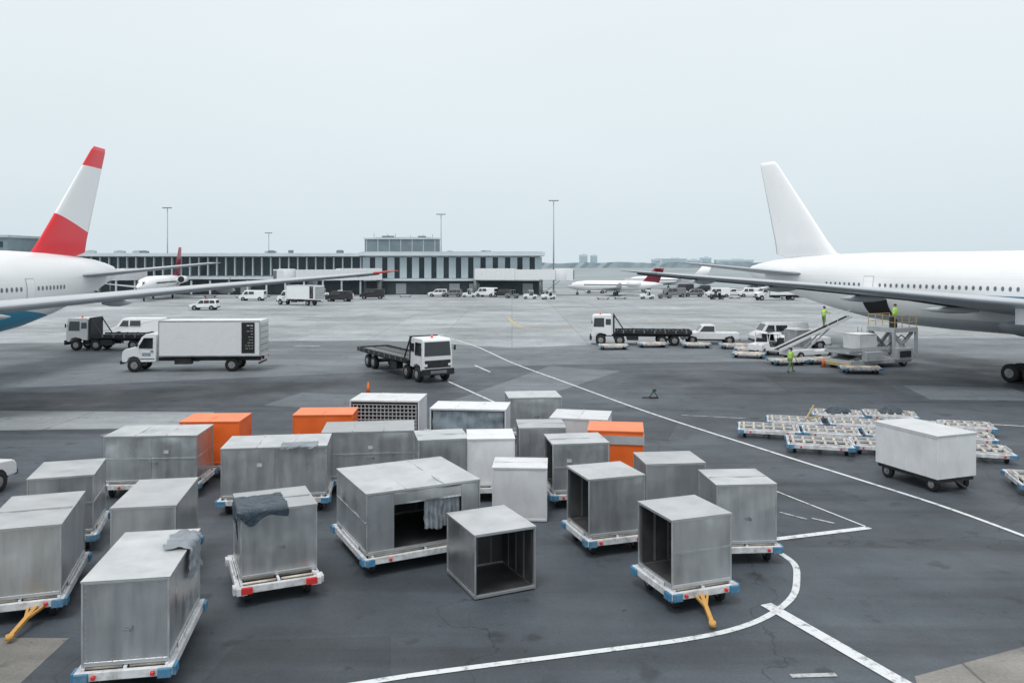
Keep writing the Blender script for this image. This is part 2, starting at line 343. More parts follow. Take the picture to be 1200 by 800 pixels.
# ------------------------------------------------------------------ containers
GC='baggage containers parked on the apron'
def panel(w_,h_,mats,nr,hr,thick=.02):
    mb=MB();sd=random.random()*90;nx=max(5,int(w_*8));nz_=11;vs=[]
    for j in range(nz_+1):
        for i in range(nx+1):
            x_=-w_/2+w_*i/nx;z_=h_*j/nz_;ed=min(i,nx-i,j,nz_-j)
            vs.append((x_,-thick/2+(0 if ed==0 else noise.noise(Vector((x_*1.5,z_*1.2,sd)))*.028+noise.noise(Vector((x_*5,z_*5,sd+3)))*.003),z_))
    mb.add(vs,[(j*(nx+1)+i,j*(nx+1)+i+1,(j+1)*(nx+1)+i+1,(j+1)*(nx+1)+i) for j in range(nz_) for i in range(nx)],0,True)
    mb.box((0,thick*.9,h_/2),(w_,.008,h_),0)
    for i in range(1,nr): mb.box((-w_/2+w_*i/nr,-thick/2-.010,h_/2),(.03,.02,h_),1)
    for i in range(1,hr+1): mb.box((0,-thick/2-.012,h_*i/(hr+1)),(w_,.02,.04),1)
    for zz in(.035,h_-.035):
        k=-w_/2+.06
        while k<w_/2-.04: mb.box((k,-thick/2-.003,zz),(.014,.012,.014),1);k+=.11
    for xx in(-w_/2+.035,w_/2-.035):
        k=.1
        while k<h_-.08: mb.box((xx,-thick/2-.003,k),(.014,.012,.014),1);k+=.11
    return mb.mesh('side_panel',mats)
def container(cx,cy,rot,w_=1.6,d_=1.6,h_=1.56,z0=.52,style='metal',opened=(),label=None,hr=None,partial=False):
    labels={'metal':'dented bare aluminium baggage container on the apron','white':'scuffed white baggage container standing among metal ones','orange':'bright orange baggage container among grey ones'}
    th=thing('baggage_container',(cx,cy,z0),R(rot),label or labels[style],'baggage container',GC)
    pm={'metal':ALU,'white':WCON,'orange':ORG}[style];rf={'metal':ALUR,'white':WCON,'orange':ORGR}[style];fm={'metal':ALUF,'white':WCON,'orange':ORG}[style]
    X,Y=w_/2,d_/2;p=.04
    mb=MB()
    for a in(-1,1):
        for b in(-1,1): mb.box((a*(X-p/2),b*(Y-p/2),h_/2),(p,p,h_))
        mb.box((a*(X-p/2),0,h_-p/2),(p,d_-2*p,p));mb.box((a*(X-.035),0,.04),(.07,d_-2*p,.08))
        mb.box((0,a*(Y-p/2),h_-p/2),(w_-2*p,p,p));mb.box((0,a*(Y-.035),.04),(w_-2*p,.07,.08))
    part(mb,'frame',th,[fm],.008)
    pw,pd,ph=w_-2*p+.01,d_-2*p+.01,h_-p-.08
    nrw=max(1,int(w_/1.45));nrd=max(1,int(d_/1.5))
    hr_=random.choice([0,0,0,1]) if hr is None else hr
    if style=='white':hr_=0
    sides={'front':((0,-Y+.028,.08),0,pw,nrw),'right':((X-.028,0,.08),R(90),pd,nrd),'back':((0,Y-.028,.08),R(180),pw,nrw),'left':((-X+.028,0,.08),R(-90),pd,nrd)}
    for k,(lc,rz,ww,nr) in sides.items():
        if k in opened: continue
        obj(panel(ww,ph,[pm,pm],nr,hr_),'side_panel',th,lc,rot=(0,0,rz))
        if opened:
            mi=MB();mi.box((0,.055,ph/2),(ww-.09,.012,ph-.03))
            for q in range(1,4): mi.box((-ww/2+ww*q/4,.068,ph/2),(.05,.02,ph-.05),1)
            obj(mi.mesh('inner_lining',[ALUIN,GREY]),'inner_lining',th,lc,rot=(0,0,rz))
    if partial:
        for (xa,xb,za,zb) in [(-X+.05,-X+.75,.08,h_-.05),(X-.55,X-.05,.08,h_-.05),(-X+.755,X-.555,h_-.36,h_-.05)]:
            o=obj(panel(xb-xa,zb-za,[pm,fm],1,0),'door',th,((xa+xb)/2,-Y+.03,za))
    mb=MB();nx,ny=max(6,int(w_*5)),max(6,int(d_*5));sd_=random.random()*100
    def rp(i,j):
        x_=-X-.01+(w_+.02)*i/nx;y_=-Y-.01+(d_+.02)*j/ny
        ed=min(i,nx-i,j,ny-j)
        dz=0 if ed==0 else (noise.noise(Vector((x_*1.7,y_*1.7,sd_)))*.045+.016)
        return (x_,y_,h_+.028+dz)
    vs=[rp(i,j) for i in range(nx+1) for j in range(ny+1)]
    fs=[(i*(ny+1)+j,(i+1)*(ny+1)+j,(i+1)*(ny+1)+j+1,i*(ny+1)+j+1) for i in range(nx) for j in range(ny)]
    mb.add(vs,fs,0,True)
    mb.box((0,0,h_+.012),(w_+.02,d_+.02,.02),1 if style=='metal' else 0)
    if w_>2.1:
        for k in range(1,nrw+1): mb.box((-X+w_*k/(nrw+1),0,h_+.045),(.03,d_-.06,.016),0)
    elif random.random()<.35: mb.box((0,random.uniform(-.1,.1),h_+.048),(w_-.06,.05,.016),1)
    part(mb,'roof',th,[rf,fm])
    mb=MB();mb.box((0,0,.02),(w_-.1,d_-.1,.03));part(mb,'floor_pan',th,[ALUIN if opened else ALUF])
    if random.random()<.3 and 'front' not in opened:
        mb=MB();q=random.uniform(-.3,.3)*w_;mb.box((q,-Y-.012,h_*.66),(.16,.008,.11));part(mb,'placard',th,[PLAC])
    if 'front' not in opened and 'left' not in opened and style=='metal' and random.random()<.5:
        mb=MB();mb.beam((-X*.05,-Y-.03,h_*.42),(X*.12,-Y-.03,h_*.42),.025,.025);mb.box((X*.12,-Y-.014,h_*.42),(.05,.03,.08));part(mb,'door_handle',th,[GREY])
    return th

GD='container dollies parked on the apron'
def dolly(cx,cy,rot,w_=1.75,d_=1.75,tow=-1,accent='blue',z=.5,towbar=True,label=None,rl=.035,tx=-.3):
    th=thing('container_dolly',(cx,cy,0),R(rot),label or ('low %s and white container dolly with chipped paint'%accent),'dolly',GD)
    X,Y=w_/2,d_/2
    mb=MB()
    for a in(-1,1):
        mb.box((a*(X-.05),0,z-.10),(.10,d_,.16),0)
        mb.box((0,a*(Y-.05),z-.10),(w_-.2,.10,.16),0)
        for b in(-1,1):
            mb.box((a*(X-.13),b*(Y+.002),z-.11),(.24,.12,.17),1)
            mb.box((a*(X+.002),b*(Y-.15),z-.11),(.12,.26,.17),1)
        for b in((-.30,.30) if accent=='blue' else (-.38,.38)):
            mb.box((b*w_,a*(Y+.012),z-.10),(.07 if accent=='blue' else .26,.115,.07 if accent=='blue' else .15),2)
        mb.box((a*(X-.06),0,z+.03),(.03,d_*.5,.10),0)
    for b in(-.25,.25): mb.box((0,b*d_,z-.2),(w_-.25,.12,.10),3)
    mb.box((0,0,z-.2),(.14,d_-.25,.12),3)
    part(mb,'frame',th,[DWHT,DBLU if accent=='blue' else DWHT,RED,DARK],.01)
    mb=MB()
    if rl<.05:
        n=max(4,int(d_/.26))
        mb.box((0,0,z-.06),(w_-.22,d_-.22,.02),2)
        for i in range(n):
            y_=-Y+.2+(d_-.4)*i/(n-1)
            for s_ in(-1,1): mb.cyl((s_*.06,y_,z-.02),(s_*(X-.15),y_,z-.02),rl,n=8)
        for s_ in(-.5,0,.5): mb.box((s_*w_*.86,0,z-.018),(.06,d_-.2,.05),1)
    else:
        mb.box((0,0,z-.16),(w_-.22,.1,.05),2)
        lanes=2;lw=(d_-.3)/lanes
        n=max(4,int((w_-.4)/.33))
        for l in range(lanes):
            yc=-Y+.15+lw*(l+.5)
            for i in range(n):
                xx=-X+.25+(w_-.5)*i/(n-1);mb.cyl((xx,yc-lw*.40,z),(xx,yc+lw*.40,z),rl,n=8)
            for e_ in(-1,1): mb.box((0,yc+e_*lw*.44,z-.01),(w_-.24,.04,.09),1)
    part(mb,'roller_deck',th,[ROLL,DWHT,DARK])
    wheels(th,[(a*(X-.28),b*(Y-.38)) for a in(-1,1) for b in(-1,1)],.19,.13)
    if towbar:
        mb=MB();y0=tow*Y;c,s=math.sin(R(rot)),math.cos(R(rot))
        p0=Vector((tx,y0+.02,z-.15));p1=Vector((tx-c*.95,y0-s*.95,.12))
        mb.beam(p0,p1,.09,.07);mb.beam(p0+Vector((-.16,0,0)),p0+(p1-p0)*.45,.05,.05);mb.beam(p0+Vector((.16,0,0)),p0+(p1-p0)*.45,.05,.05)
        mb.cyl(p1+Vector((0,0,-.05)),p1+Vector((0,0,.05)),.08,n=12)
        part(mb,'tow_bar',th,[YEL])
    return th

C=[
 (-7.45,16.5,10,1.55,2.8,'metal',(),1,'blue',0,None),
 (-11.4,19.4,18,1.65,2.8,'metal',(),1,'blue',.35,None),
 (-12.75,23.3,18,1.65,2.0,'metal',(),1,'blue',0,None),
 (-9.15,20.9,10,1.5,2.6,'metal',(),1,'blue',0,None),
 (-12.4,28.6,4,3.1,1.9,'metal',(),1,'blue',0,'wide dented aluminium container on a dolly'),
 (-11.3,31.0,3,2.2,1.7,'orange',(),1,'blue',0,None),
 (-7.4,32.3,3,2.3,1.6,'orange',(),1,'blue',0,None),
 (-7.75,26.9,8,3.3,1.9,'metal',(),1,'blue',0,'wide ribbed aluminium container with a cloth on its roof'),
 (-5.95,20.3,24,1.8,1.75,'metal',(),1,'red',0,'aluminium container with dark tarp torn over its corner'),
 (-2.95,22.7,27,3.2,2.9,'metal',('front',),1,'blue',0,'large part-open aluminium container on a dolly'),
 (4.15,19.6,20,1.62,1.6,'metal',('left',),1,'blue',-.1,'aluminium container with open side on a white and blue dolly'),
 (6.2,22.4,4,1.65,1.6,'metal',(),1,'blue',0,None),
 (2.65,23.1,18,1.7,1.6,'metal',('left',),1,'blue',0,None),
 (4.75,24.6,6,1.8,1.5,'metal',(),1,'blue',0,None),
 (2.15,27.3,8,1.9,1.6,'metal',('left',),1,'blue',0,None),
 (-.75,28.0,4,1.6,1.6,'white',(),1,'blue',0,None),
 (-2.45,27.9,12,1.7,1.6,'metal',(),1,'blue',0,None),
 (-5.15,29.3,7,3.2,1.9,'metal',(),1,'blue',0,'wide ribbed aluminium container on a dolly'),
 (-5.4,35.7,-4,3.0,2.0,'white',('front',),1,'blue',0,'white open-fronted cart with load netting'),
 (-1.7,33.6,-6,3.1,1.8,'white',('front',),1,'blue',0,'white open-fronted container with a plastic curtain'),
 (.95,37.3,6,2.4,1.9,'metal',(),1,'blue',0,None),
 (2.7,31.6,-12,2.2,1.9,'white',(),1,'blue',0,None),
 (1.05,29.8,3,1.7,1.6,'metal',('left',),1,'blue',0,None),
 (3.75,29.3,-8,1.95,1.7,'orange',(),1,'blue',0,'orange container with a pale grey band around it'),
]
for (cx,cy,rt,w_,d_,st,op,dl,ac,tb,lb) in C:
    container(cx,cy,rt,w_,d_,1.42 if cy==37.3 else 1.56,.52,st,op,lb,partial=(w_==3.2 and d_==2.9))
    if dl==1: dolly(cx,cy-(.12 if ac=='red' else 0),rt,w_+.16,d_+(.55 if ac=='red' else .3),-1,ac,.5,bool(tb),tx=tb)
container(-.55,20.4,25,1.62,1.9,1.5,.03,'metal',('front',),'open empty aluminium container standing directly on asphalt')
container(.27,25.75,-3,1.7,1.35,1.62,.02,'white',(),'plain white baggage container standing directly on asphalt')
def on(cx,cy,z0,rot,name,label,cat): return thing(name,(cx,cy,z0),R(rot),label,cat)
t=on(-5.4,35.7,.52,-4,'cargo_net','pale cargo net hanging across the open white cart','cargo net')
mb=MB()
for i in range(17): mb.box((-1.36+i*.17,-.93,.75),(.045,.012,1.34))
for i in range(9): mb.box((0,-.95,.13+i*.16),(2.8,.012,.04))
part(mb,'net_mesh',t,[LOADP])
def curtain(cx,cy,rot,x0,x1,y,z0,z1,m,label):
    t=on(cx,cy,.52,rot,'plastic_curtain',label,'curtain')
    mb=MB();n=40;rows=[]
    for j in range(9):
        k=j/8;r=[]
        for i in range(n+1):
            u=i/n;r.append((x0+(x1-x0)*u+.04*noise.noise(Vector((k*3,u*4,cx))),y+(.045*math.sin(i*1.3)+.03*math.sin(i*2.9))*(1-.6*k)+.05*noise.noise(Vector((u*5,k*4,cx))),z0+(z1-z0)*k+(1-k)*.14*noise.noise(Vector((u*4,cx,2)))))
        rows.append(r)
    mb.loft(rows,closed=False);part(mb,'curtain_sheet',t,[m])
curtain(-1.7,33.6,-6,-1.45,1.45,-.8,.45,1.48,mat('plastic_curtain_sheet',(.25,.3,.34),.3,0,.3,2),'grey plastic curtain hanging in the open white container')
curtain(-2.95,22.7,27,.0,1.05,-1.36,.42,1.2,TARPG,'grey cloth flap hanging in the large container opening')
t=on(3.75,29.3,.52,-8,'wrap_band','pale grey strap wrapped round the orange container','strap')
mb=MB()
for a in(-1,1):
    mb.box((0,a*.868,1.27),(2.0,.02,.30));mb.box((a*.992,0,1.27),(.02,1.71,.30))
part(mb,'band',t,[ALUR])
def tarp(cx,cy,z0,rot,x0,x1,y0,y1,ztop,yedge,drop,m,label,seed,xw=None):
    t=thing('tarp',(cx,cy,z0),R(rot),label,'tarp');mb=MB();nx,ny=28,28;vs=[]
    for j in range(ny+1):
        for i in range(nx+1):
            x_=x0+(x1-x0)*i/nx;s=j/ny
            n1=noise.noise(Vector((x_*3,s*5,seed)))*.06;n2=noise.noise(Vector((x_*8,s*14,seed+4)))*.03
            dr=drop*max(.15,.75+.9*noise.noise(Vector((x_*2.4,seed,0)))-.25*i/nx)
            tot=(y1-yedge)+dr;q=s*tot
            xx=x_+noise.noise(Vector((s*4,seed,1)))*.08
            if q<(y1-yedge): P=[xx,y1-q+.12*noise.noise(Vector((x_*4,0,seed))),ztop+.045+abs(n1)*.6+abs(n2)]
            else: P=[xx,yedge-.04-abs(n1)-abs(n2),ztop+.03-(q-(y1-yedge))]
            if xw is not None and P[0]<xw-.04:
                over=xw-.04-P[0];P[0]=xw-.05-abs(n1)-abs(n2);P[2]-=over
            vs.append(tuple(P))
    fs=[(j*(nx+1)+i,j*(nx+1)+i+1,(j+1)*(nx+1)+i+1,(j+1)*(nx+1)+i) for j in range(ny) for i in range(nx)]
    mb.add(vs,fs,0,True);part(mb,'sheet',t,[m])
tarp(-5.95,20.3,.52,24,-1.35,.2,-.875,.3,1.585,-.875,.36,TARP,'dark torn tarp draped over a metal container corner',3,xw=-.9)
tarp(-7.75,26.9,.52,8,.2,1.35,-.95,-.45,1.575,-.95,.12,TARPG,'crumpled grey cloth lying on a container roof',8)
t=thing('tarp',(-7.55,16.5,.52),R(10),'grey cloth slipping off a metal container corner','tarp');mb=MB();vs=[];nx=20
for j in range(nx+1):
    for i in range(nx+1):
        y_=.0+1.1*i/nx;q=j/nx*1.15+.2*noise.noise(Vector((y_*3,0,2)));n1=abs(noise.noise(Vector((y_*4,q*5,9))))*.1
        if q<.45: vs.append((.875-.45+q,y_+.1*noise.noise(Vector((q*4,1,1))),1.625+n1))
        else: vs.append((.895+n1+.03,y_+.15*noise.noise(Vector((q*3,1,1))),1.6-(q-.45)))
mb.add(vs,[(j*(nx+1)+i,j*(nx+1)+i+1,(j+1)*(nx+1)+i+1,(j+1)*(nx+1)+i) for j in range(nx) for i in range(nx)],0,True);part(mb,'sheet',t,[TARPG])

for (cx,cy,w_,d_) in [(11.9,37.6,2.7,1.9),(13.1,34.6,2.6,1.9),(14.5,36.9,2.4,1.7),(13.7,39.4,2.5,1.7),(15.4,34.4,1.9,1.8),(16.5,38.8,2.5,1.7),(16.5,41.2,2.4,1.7),(17.1,36.4,2.4,1.7),(19.0,38.4,2.3,1.7),(19.1,41.0,2.4,1.7),(20.0,35.9,2.3,1.8),(19.2,33.2,2.1,1.9),(21.4,38.2,2.2,1.7),(18.7,28.6,1.9,2.2)]:
    dolly(cx,cy,-16,w_,d_,1,'blue',.42,False,label='empty blue and white pallet dolly with worn rollers',rl=.06)
for (cx,cy,rt) in [(16.5,41.1,20),(19.2,41.1,5)]:
    t=thing('folded_tarp',(cx,cy,.47),R(rt),'folded dark sheet lying on an empty pallet dolly','tarp')
    mb=MB();vs=[];n=12
    for j in range(n+1):
        for i in range(n+1):
            u=i/n*2-1;v=j/n*2-1;h=max(0,(1-abs(u)**3)*(1-abs(v)**3))*(.22+.2*noise.noise(Vector((u*3,v*3,cx))))
            vs.append((u*.6+.1*noise.noise(Vector((u*2,v*2,cx+5))),v*.4+.1*noise.noise(Vector((u*2,v*2,cx+9))),h))
    mb.add(vs,[(j*(n+1)+i,j*(n+1)+i+1,(j+1)*(n+1)+i+1,(j+1)*(n+1)+i) for j in range(n) for i in range(n)],0,True);part(mb,'sheet',t,[TARP])
t=thing('tow_bar_stand',(14.6,39.3,.46),R(30),'yellow steel bar leaning on an empty pallet dolly','tow bar')
mb=MB();mb.beam((-.5,0,.03),(.05,0,.65),.06,.06);mb.beam((-.5,0,.03),(.6,.1,.06),.06,.06);part(mb,'bar',t,[MYEL])

t=thing('baggage_cart',(15.05,29.6,0),R(20),'closed white box baggage cart on four small wheels','baggage cart')
mb=MB();mb.box((0,0,1.25),(1.8,2.8,1.48),0)
for a in(-1,1):
    for k in(-.95,0,.95): mb.box((a*.905,k,1.25),(.02,.05,1.4),0)
    mb.box((a*.905,0,1.96),(.03,2.8,.06),0)
mb.box((0,-1.405,1.25),(.04,.03,1.4),0)
part(mb,'body',t,[WCON,ALUR],.02)
mb=MB();mb.box((0,0,2.015),(1.86,2.86,.05));part(mb,'roof',t,[WCON],.015)
mb=MB();mb.box((0,0,.44),(1.65,2.7,.14));mb.box((0,-1.05,.34),(1.3,.1,.1));mb.box((0,1.05,.34),(1.3,.1,.1));mb.beam((0,-1.3,.4),(0,-1.75,.25),.08,.06)
part(mb,'chassis',t,[DARK]);wheels(t,[(a*.68,b*1.0) for a in(-1,1) for b in(-1,1)],.25,.17)

# ------------------------------------------------------------------ trucks and cars (forward = +Y)
def headlights(th,w_,y,z,s=.2,name='headlight',m=LAMP):
    for a in(-1,1):
        mb=MB();mb.box((0,0,0),(s,.04,s*.7));part(mb,name,th,[m],.01,(a*w_,y,z))
def mirror(th,x,y,z):
    for a in(-1,1):
        mb=MB();mb.beam((a*(x-.02),y,z-.1),(a*(x+.22),y+.08,z),.03,.03);mb.box((a*(x+.22),y+.08,z-.02),(.14,.06,.34));part(mb,'mirror',th,[DARK],.01)
def box_truck(loc,rz,label):
    t=thing('box_truck',loc,rz,label,'truck')
    wf=lambda z:1.05 if z<1.75 else 1.05-(z-1.75)*.09
    mb=MB();mb.prism([(2.55,.75),(2.55,2.72),(2.75,2.82),(3.35,2.76),(3.62,2.55),(3.98,1.86),(4.75,1.68),(4.98,1.5),(5.02,.72),(4.65,.72),(4.5,1.05),(4.15,1.15),(3.8,1.05),(3.65,.72)],wf)
    part(mb,'cab',t,[WHT],.05)
    mb=MB();mb.box((0,5.05,.72),(2.2,.16,.26));part(mb,'bumper',t,[DARK],.03)
    mb=MB();mb.box((0,5.02,1.18),(1.1,.03,.42));
    for k in range(4): mb.box((0,5.04,1.05+k*.09),(1.1,.02,.03),1)
    part(mb,'grille',t,[DARK,RIM])
    mb=MB();mb.slab((3.93,1.95),(3.66,2.52),.92,.86);part(mb,'windshield',t,[GLASS])
    for s_ in(-1,1):
        mb=MB();mb.side([(2.8,1.75),(2.8,2.5),(3.45,2.5),(3.78,1.9),(3.78,1.75)],wf,s_);part(mb,'side_window',t,[GLASS])
        mb=MB();mb.side([(2.68,.95),(2.68,1.0),(3.7,1.0),(3.7,.95)],wf,s_,.01);mb.side([(2.75,1.5),(2.75,1.56),(2.95,1.56),(2.95,1.5)],wf,s_,.03);part(mb,'door_handle',t,[DARK])
        mb=MB();mb.side([(2.95,1.2),(2.95,1.42),(3.55,1.42),(3.55,1.2)],wf,s_,.008);part(mb,'door_emblem',t,[mat('faded_blue_emblem',(.25,.33,.4),.5)])
    headlights(t,.85,5.03,1.15);mirror(t,1.03,3.75,2.05)
    mb=MB();mb.box((0,-1.35,2.45),(2.5,7.3,2.6),0)
    for s_ in(-1,1):
        for k in range(0,7): mb.box((s_*1.252,-4.4+k*1.05,2.45),(.008,.02,2.45),0)
        mb.box((s_*1.255,-1.35,3.73),(.03,7.3,.08),1);mb.box((s_*1.255,-1.35,1.19),(.03,7.3,.10),1)
        for yy in(-4.98,2.28): mb.box((s_*1.25,yy,2.45),(.03,.06,2.6),1)
    part(mb,'cargo_box',t,[WHT,ALUF],.01)
    mb=MB();mb.box((0,-5.02,2.4),(2.3,.04,2.3),0)
    for k in range(5): mb.box((0,-5.045,1.5+k*.45),(2.3,.02,.03),1)
    part(mb,'rear_door',t,[ALUF,DARK])
    for s_ in(-1,1):
        mb=MB();mb.box((s_*1.268,-4.15,2.5),(.016,.95,2.25),0)
        rr=random.Random(5)
        for k in range(9):
            yy=-4.15+s_*.36
            for q in range(rr.choice([1,2,2,3])):
                l=rr.uniform(.1,.22);mb.box((s_*1.278,yy-s_*l/2,3.40-k*.21),(.006,l,.03 if k else .08),1);yy-=s_*(l+.07)
        part(mb,'side_sign',t,[BLK,SIGNW])
    mb=MB()
    for s_ in(-1,1): mb.box((s_*.45,-.6,.88),(.12,8.6,.24))
    mb.box((0,-4.9,.62),(2.2,.1,.12));mb.box((.9,.6,.8),(.5,1.2,.45));mb.box((-.9,.6,.8),(.5,1.2,.45))
    mb.box((0,-2.9,.5),(1.9,.14,.14));mb.box((0,4.05,.5),(1.9,.12,.12))
    part(mb,'chassis',t,[DARK,CONEO])
    mb=MB();mb.box((-1.0,-5.06,1.0),(.18,.04,.12));mb.box((1.0,-5.06,1.0),(.18,.04,.12));part(mb,'tail_light',t,[RED])
    wheels(t,[(a*.95,4.1) for a in(-1,1)]+[(a*.9,-2.9) for a in(-1,1)],.5,.32)
    return t
def flatbed(loc,rz,label,L_=10.0,cargo=False):
    t=thing('flatbed_truck',loc,rz,label,'truck');F=L_/2
    wf=lambda z:1.12 if z<1.7 else 1.12-(z-1.7)*.06
    mb=MB();mb.prism([(F-2.0,.95),(F-2.0,2.85),(F-1.85,2.95),(F-.25,2.92),(F-.1,2.8),(F,1.75),(F,.8),(F-.35,.8),(F-.45,1.1),(F-.9,1.2),(F-1.35,1.1),(F-1.5,.95)],wf);part(mb,'cab',t,[WHT],.05)
    mb=MB();mb.slab((F-.005,1.78),(F-.095,2.72),.98,.93);part(mb,'windshield',t,[GLASS])
    for s_ in(-1,1):
        mb=MB();mb.side([(F-1.25,1.8),(F-1.25,2.65),(F-.3,2.65),(F-.22,1.8)],wf,s_);mb.side([(F-1.9,2.0),(F-1.9,2.55),(F-1.4,2.55),(F-1.4,2.0)],wf,s_);part(mb,'side_window',t,[GLASS])
    mb=MB();mb.box((0,F+.05,.72),(2.35,.2,.42),0);mb.box((0,F+.16,.72),(1.2,.03,.2),1);part(mb,'bumper',t,[DARK,GREY],.03)
    mb=MB();mb.box((0,F+.01,1.25),(1.9,.03,.5));part(mb,'grille',t,[DARK])
    headlights(t,.9,F+.03,1.18,.24);mirror(t,1.1,F-.15,2.3)
    mb=MB();mb.cyl((0,F-.9,2.93),(0,F-.9,3.12),.09,.07,12);part(mb,'beacon',t,[CONEO])
    mb=MB();mb.box((0,F-2.2,2.0),(2.1,.12,2.0),0)
    for s_ in(-1,1): mb.beam((s_*1.0,F-2.2,2.9),(s_*1.0,F-3.2,1.4),.08,.08,0)
    part(mb,'headboard',t,[DARK])
    y0,y1=-F,F-2.35;mid=(y0+y1)/2;ln=y1-y0
    mb=MB();mb.box((0,mid,1.22),(2.5,ln,.16),0)
    for s_ in(-1,1):
        mb.box((s_*1.24,mid,1.36),(.08,ln,.22),0);mb.box((s_*.45,mid,1.0),(.14,ln,.26),0)
        for k in range(int(ln)): mb.box((s_*1.26,y0+.5+k,1.36),(.08,.12,.30),1)
    for k in range(int(ln/.42)): mb.cyl((-1.1,y0+.3+k*.42,1.34),(1.1,y0+.3+k*.42,1.34),.05,n=8,mat=1)
    mb.box((0,mid,1.345),(.1,ln,.12),0);mb.box((0,y0,1.3),(2.5,.1,.34),0)
    part(mb,'flat_deck',t,[DARK,GREY])
    mb=MB();mb.box((.8,.8,.75),(.5,1.1,.5),0);mb.box((-.8,.8,.75),(.5,1.1,.5),0);mb.box((0,F-.9,.55),(2,.12,.12));mb.box((0,-F+2.2,.55),(2,1.4,.12));mb.box((0,F-2.6,.9),(1.6,.9,.5));mb.box((0,0,.9),(.4,L_-1.5,.2))
    part(mb,'chassis',t,[DARK])
    wheels(t,[(a*.98,F-.92) for a in(-1,1)]+[(a*.93,-F+yy) for a in(-1,1) for yy in(1.6,2.8)]+[(a*.93,F-2.75) for a in(-1,1)],.5,.34)
    return t
GV='service vehicles parked along the terminal'
def car(loc,rz,kind,label,m=WHT,group=None,beacon=False):
    if kind=='suv': prof=[(-2.3,.45),(-2.32,1.0),(-2.2,1.1),(-2.05,1.72),(-1.8,1.8),(.35,1.78),(.6,1.7),(1.15,1.12),(2.15,1.0),(2.35,.85),(2.38,.45)];belt=1.08;top=1.8;W=.95;wy=1.42;wr=.37;win=[[(-2.0,1.15),(-1.85,1.65),(-1.1,1.68),(-1.1,1.15)],[(-1.0,1.15),(-1.0,1.68),(-.15,1.68),(-.15,1.15)],[(-.05,1.15),(-.05,1.68),(.45,1.66),(.95,1.15)]];ws=((1.08,1.16),(.66,1.66));rw=((-2.19,1.15),(-2.08,1.66));cat='car'
    elif kind=='van': prof=[(-2.6,.45),(-2.62,2.1),(-2.5,2.2),(1.3,2.2),(1.5,2.1),(2.0,1.35),(2.6,1.1),(2.7,.9),(2.7,.45)];belt=1.3;top=2.2;W=1.0;wy=1.75;wr=.38;win=[[(.75,1.35),(.75,1.95),(1.35,1.95),(1.7,1.35)],[(-.5,1.4),(-.5,1.95),(.6,1.95),(.6,1.4)]];ws=((1.95,1.4),(1.54,2.03));rw=((-2.62,1.4),(-2.62,1.95));cat='van'
    elif kind=='pickup': prof=[(-2.8,.6),(-2.8,1.15),(-.5,1.15),(-.45,1.85),(-.2,1.92),(.6,1.9),(.8,1.82),(1.35,1.2),(2.4,1.1),(2.65,.95),(2.7,.5),(-2.8,.5)];belt=1.18;top=1.92;W=.98;wy=1.8;wr=.42;win=[[(-.35,1.25),(-.35,1.78),(.65,1.78),(1.1,1.25)]];ws=((1.27,1.27),(.86,1.78));rw=((-.49,1.3),(-.46,1.78));cat='pickup truck'
    name={'suv':'parked_car','van':'parked_van','pickup':'pickup_truck'}[kind]
    t=thing(name,loc,rz,label,cat,group)
    wf=lambda z:W if z<belt else W-(z-belt)*.2
    mb=MB();mb.prism(prof,wf);part(mb,'body',t,[m],.06)
    for s_ in(-1,1):
        for p_ in win:
            mb=MB();mb.side(p_,wf,s_);part(mb,'side_window',t,[GLASS])
    mb=MB();mb.slab(ws[0],ws[1],W-.12,W-.2);part(mb,'windshield',t,[GLASS])
    mb=MB();mb.slab(rw[0],rw[1],W-.15,W-.2,sg=-1);part(mb,'rear_window',t,[GLASS])
    headlights(t,W-.2,prof[-2][0]-.02 if kind=='suv' else 2.62,.85,.22)
    headlights(t,W-.12,prof[0][0]-.02,1.0,.16,'tail_light',RED)
    mb=MB();mb.box((0,prof[0][0],.5),(W*1.9,.1,.16));mb.box((0,2.4 if kind=='suv' else 2.68,.5),(W*1.9,.1,.18));mb.box((0,0,.42),(W*1.7,4.2,.1));part(mb,'bumper',t,[DARK])
    if beacon:
        mb=MB();mb.box((0,-.3,1.86),(1.1,.25,.1));part(mb,'roof_beacon',t,[RED])
    for a in(-1,1):
        for b in(-1,1):
            mb=MB();mb.cyl((a*(W-.1),b*wy,wr),(a*(W+.004),b*wy,wr),wr*1.18,n=20);part(mb,'wheel_arch',t,[BLK])
    wheels(t,[(a*(W-.1),b*wy) for a in(-1,1) for b in(-1,1)],wr,.24)
    return t
def tug(loc,rz,label,group=None,m=WHT):
    t=thing('baggage_tractor',loc,rz,label,'baggage tractor',group)
    mb=MB();mb.prism([(-1.5,.4),(-1.5,.95),(-.6,1.0),(-.55,.7),(.2,.7),(.3,1.15),(1.35,1.05),(1.5,.85),(1.5,.4)],.75);part(mb,'body',t,[m],.04)
    mb=MB();
    for a in(-1,1):
        mb.beam((a*.68,.35,1.1),(a*.62,.2,1.85),.06,.06);mb.beam((a*.68,-.6,.95),(a*.62,-.6,1.85),.06,.06)
    mb.box((0,-.2,1.88),(1.4,1.1,.06));part(mb,'canopy',t,[m],.01)
    mb=MB();mb.slab((.36,1.18),(.25,1.8),.62,.58);part(mb,'windshield',t,[GLASS])
    mb=MB();mb.box((0,-.35,.95),(1.1,.45,.12));mb.box((0,-.58,1.2),(1.1,.1,.45));part(mb,'seat',t,[BLK],.02)
    headlights(t,.5,1.5,.8,.16)
    wheels(t,[(a*.68,b*1.0) for a in(-1,1) for b in(-1,1)],.32,.22)
box_truck((-23.6,60.6,0),R(93),'white box truck with a black sign on its cargo box')
flatbed((-36.2,75.0,0),R(88),'dark flatbed cargo truck with white cab beneath the airliner tail',9.0)
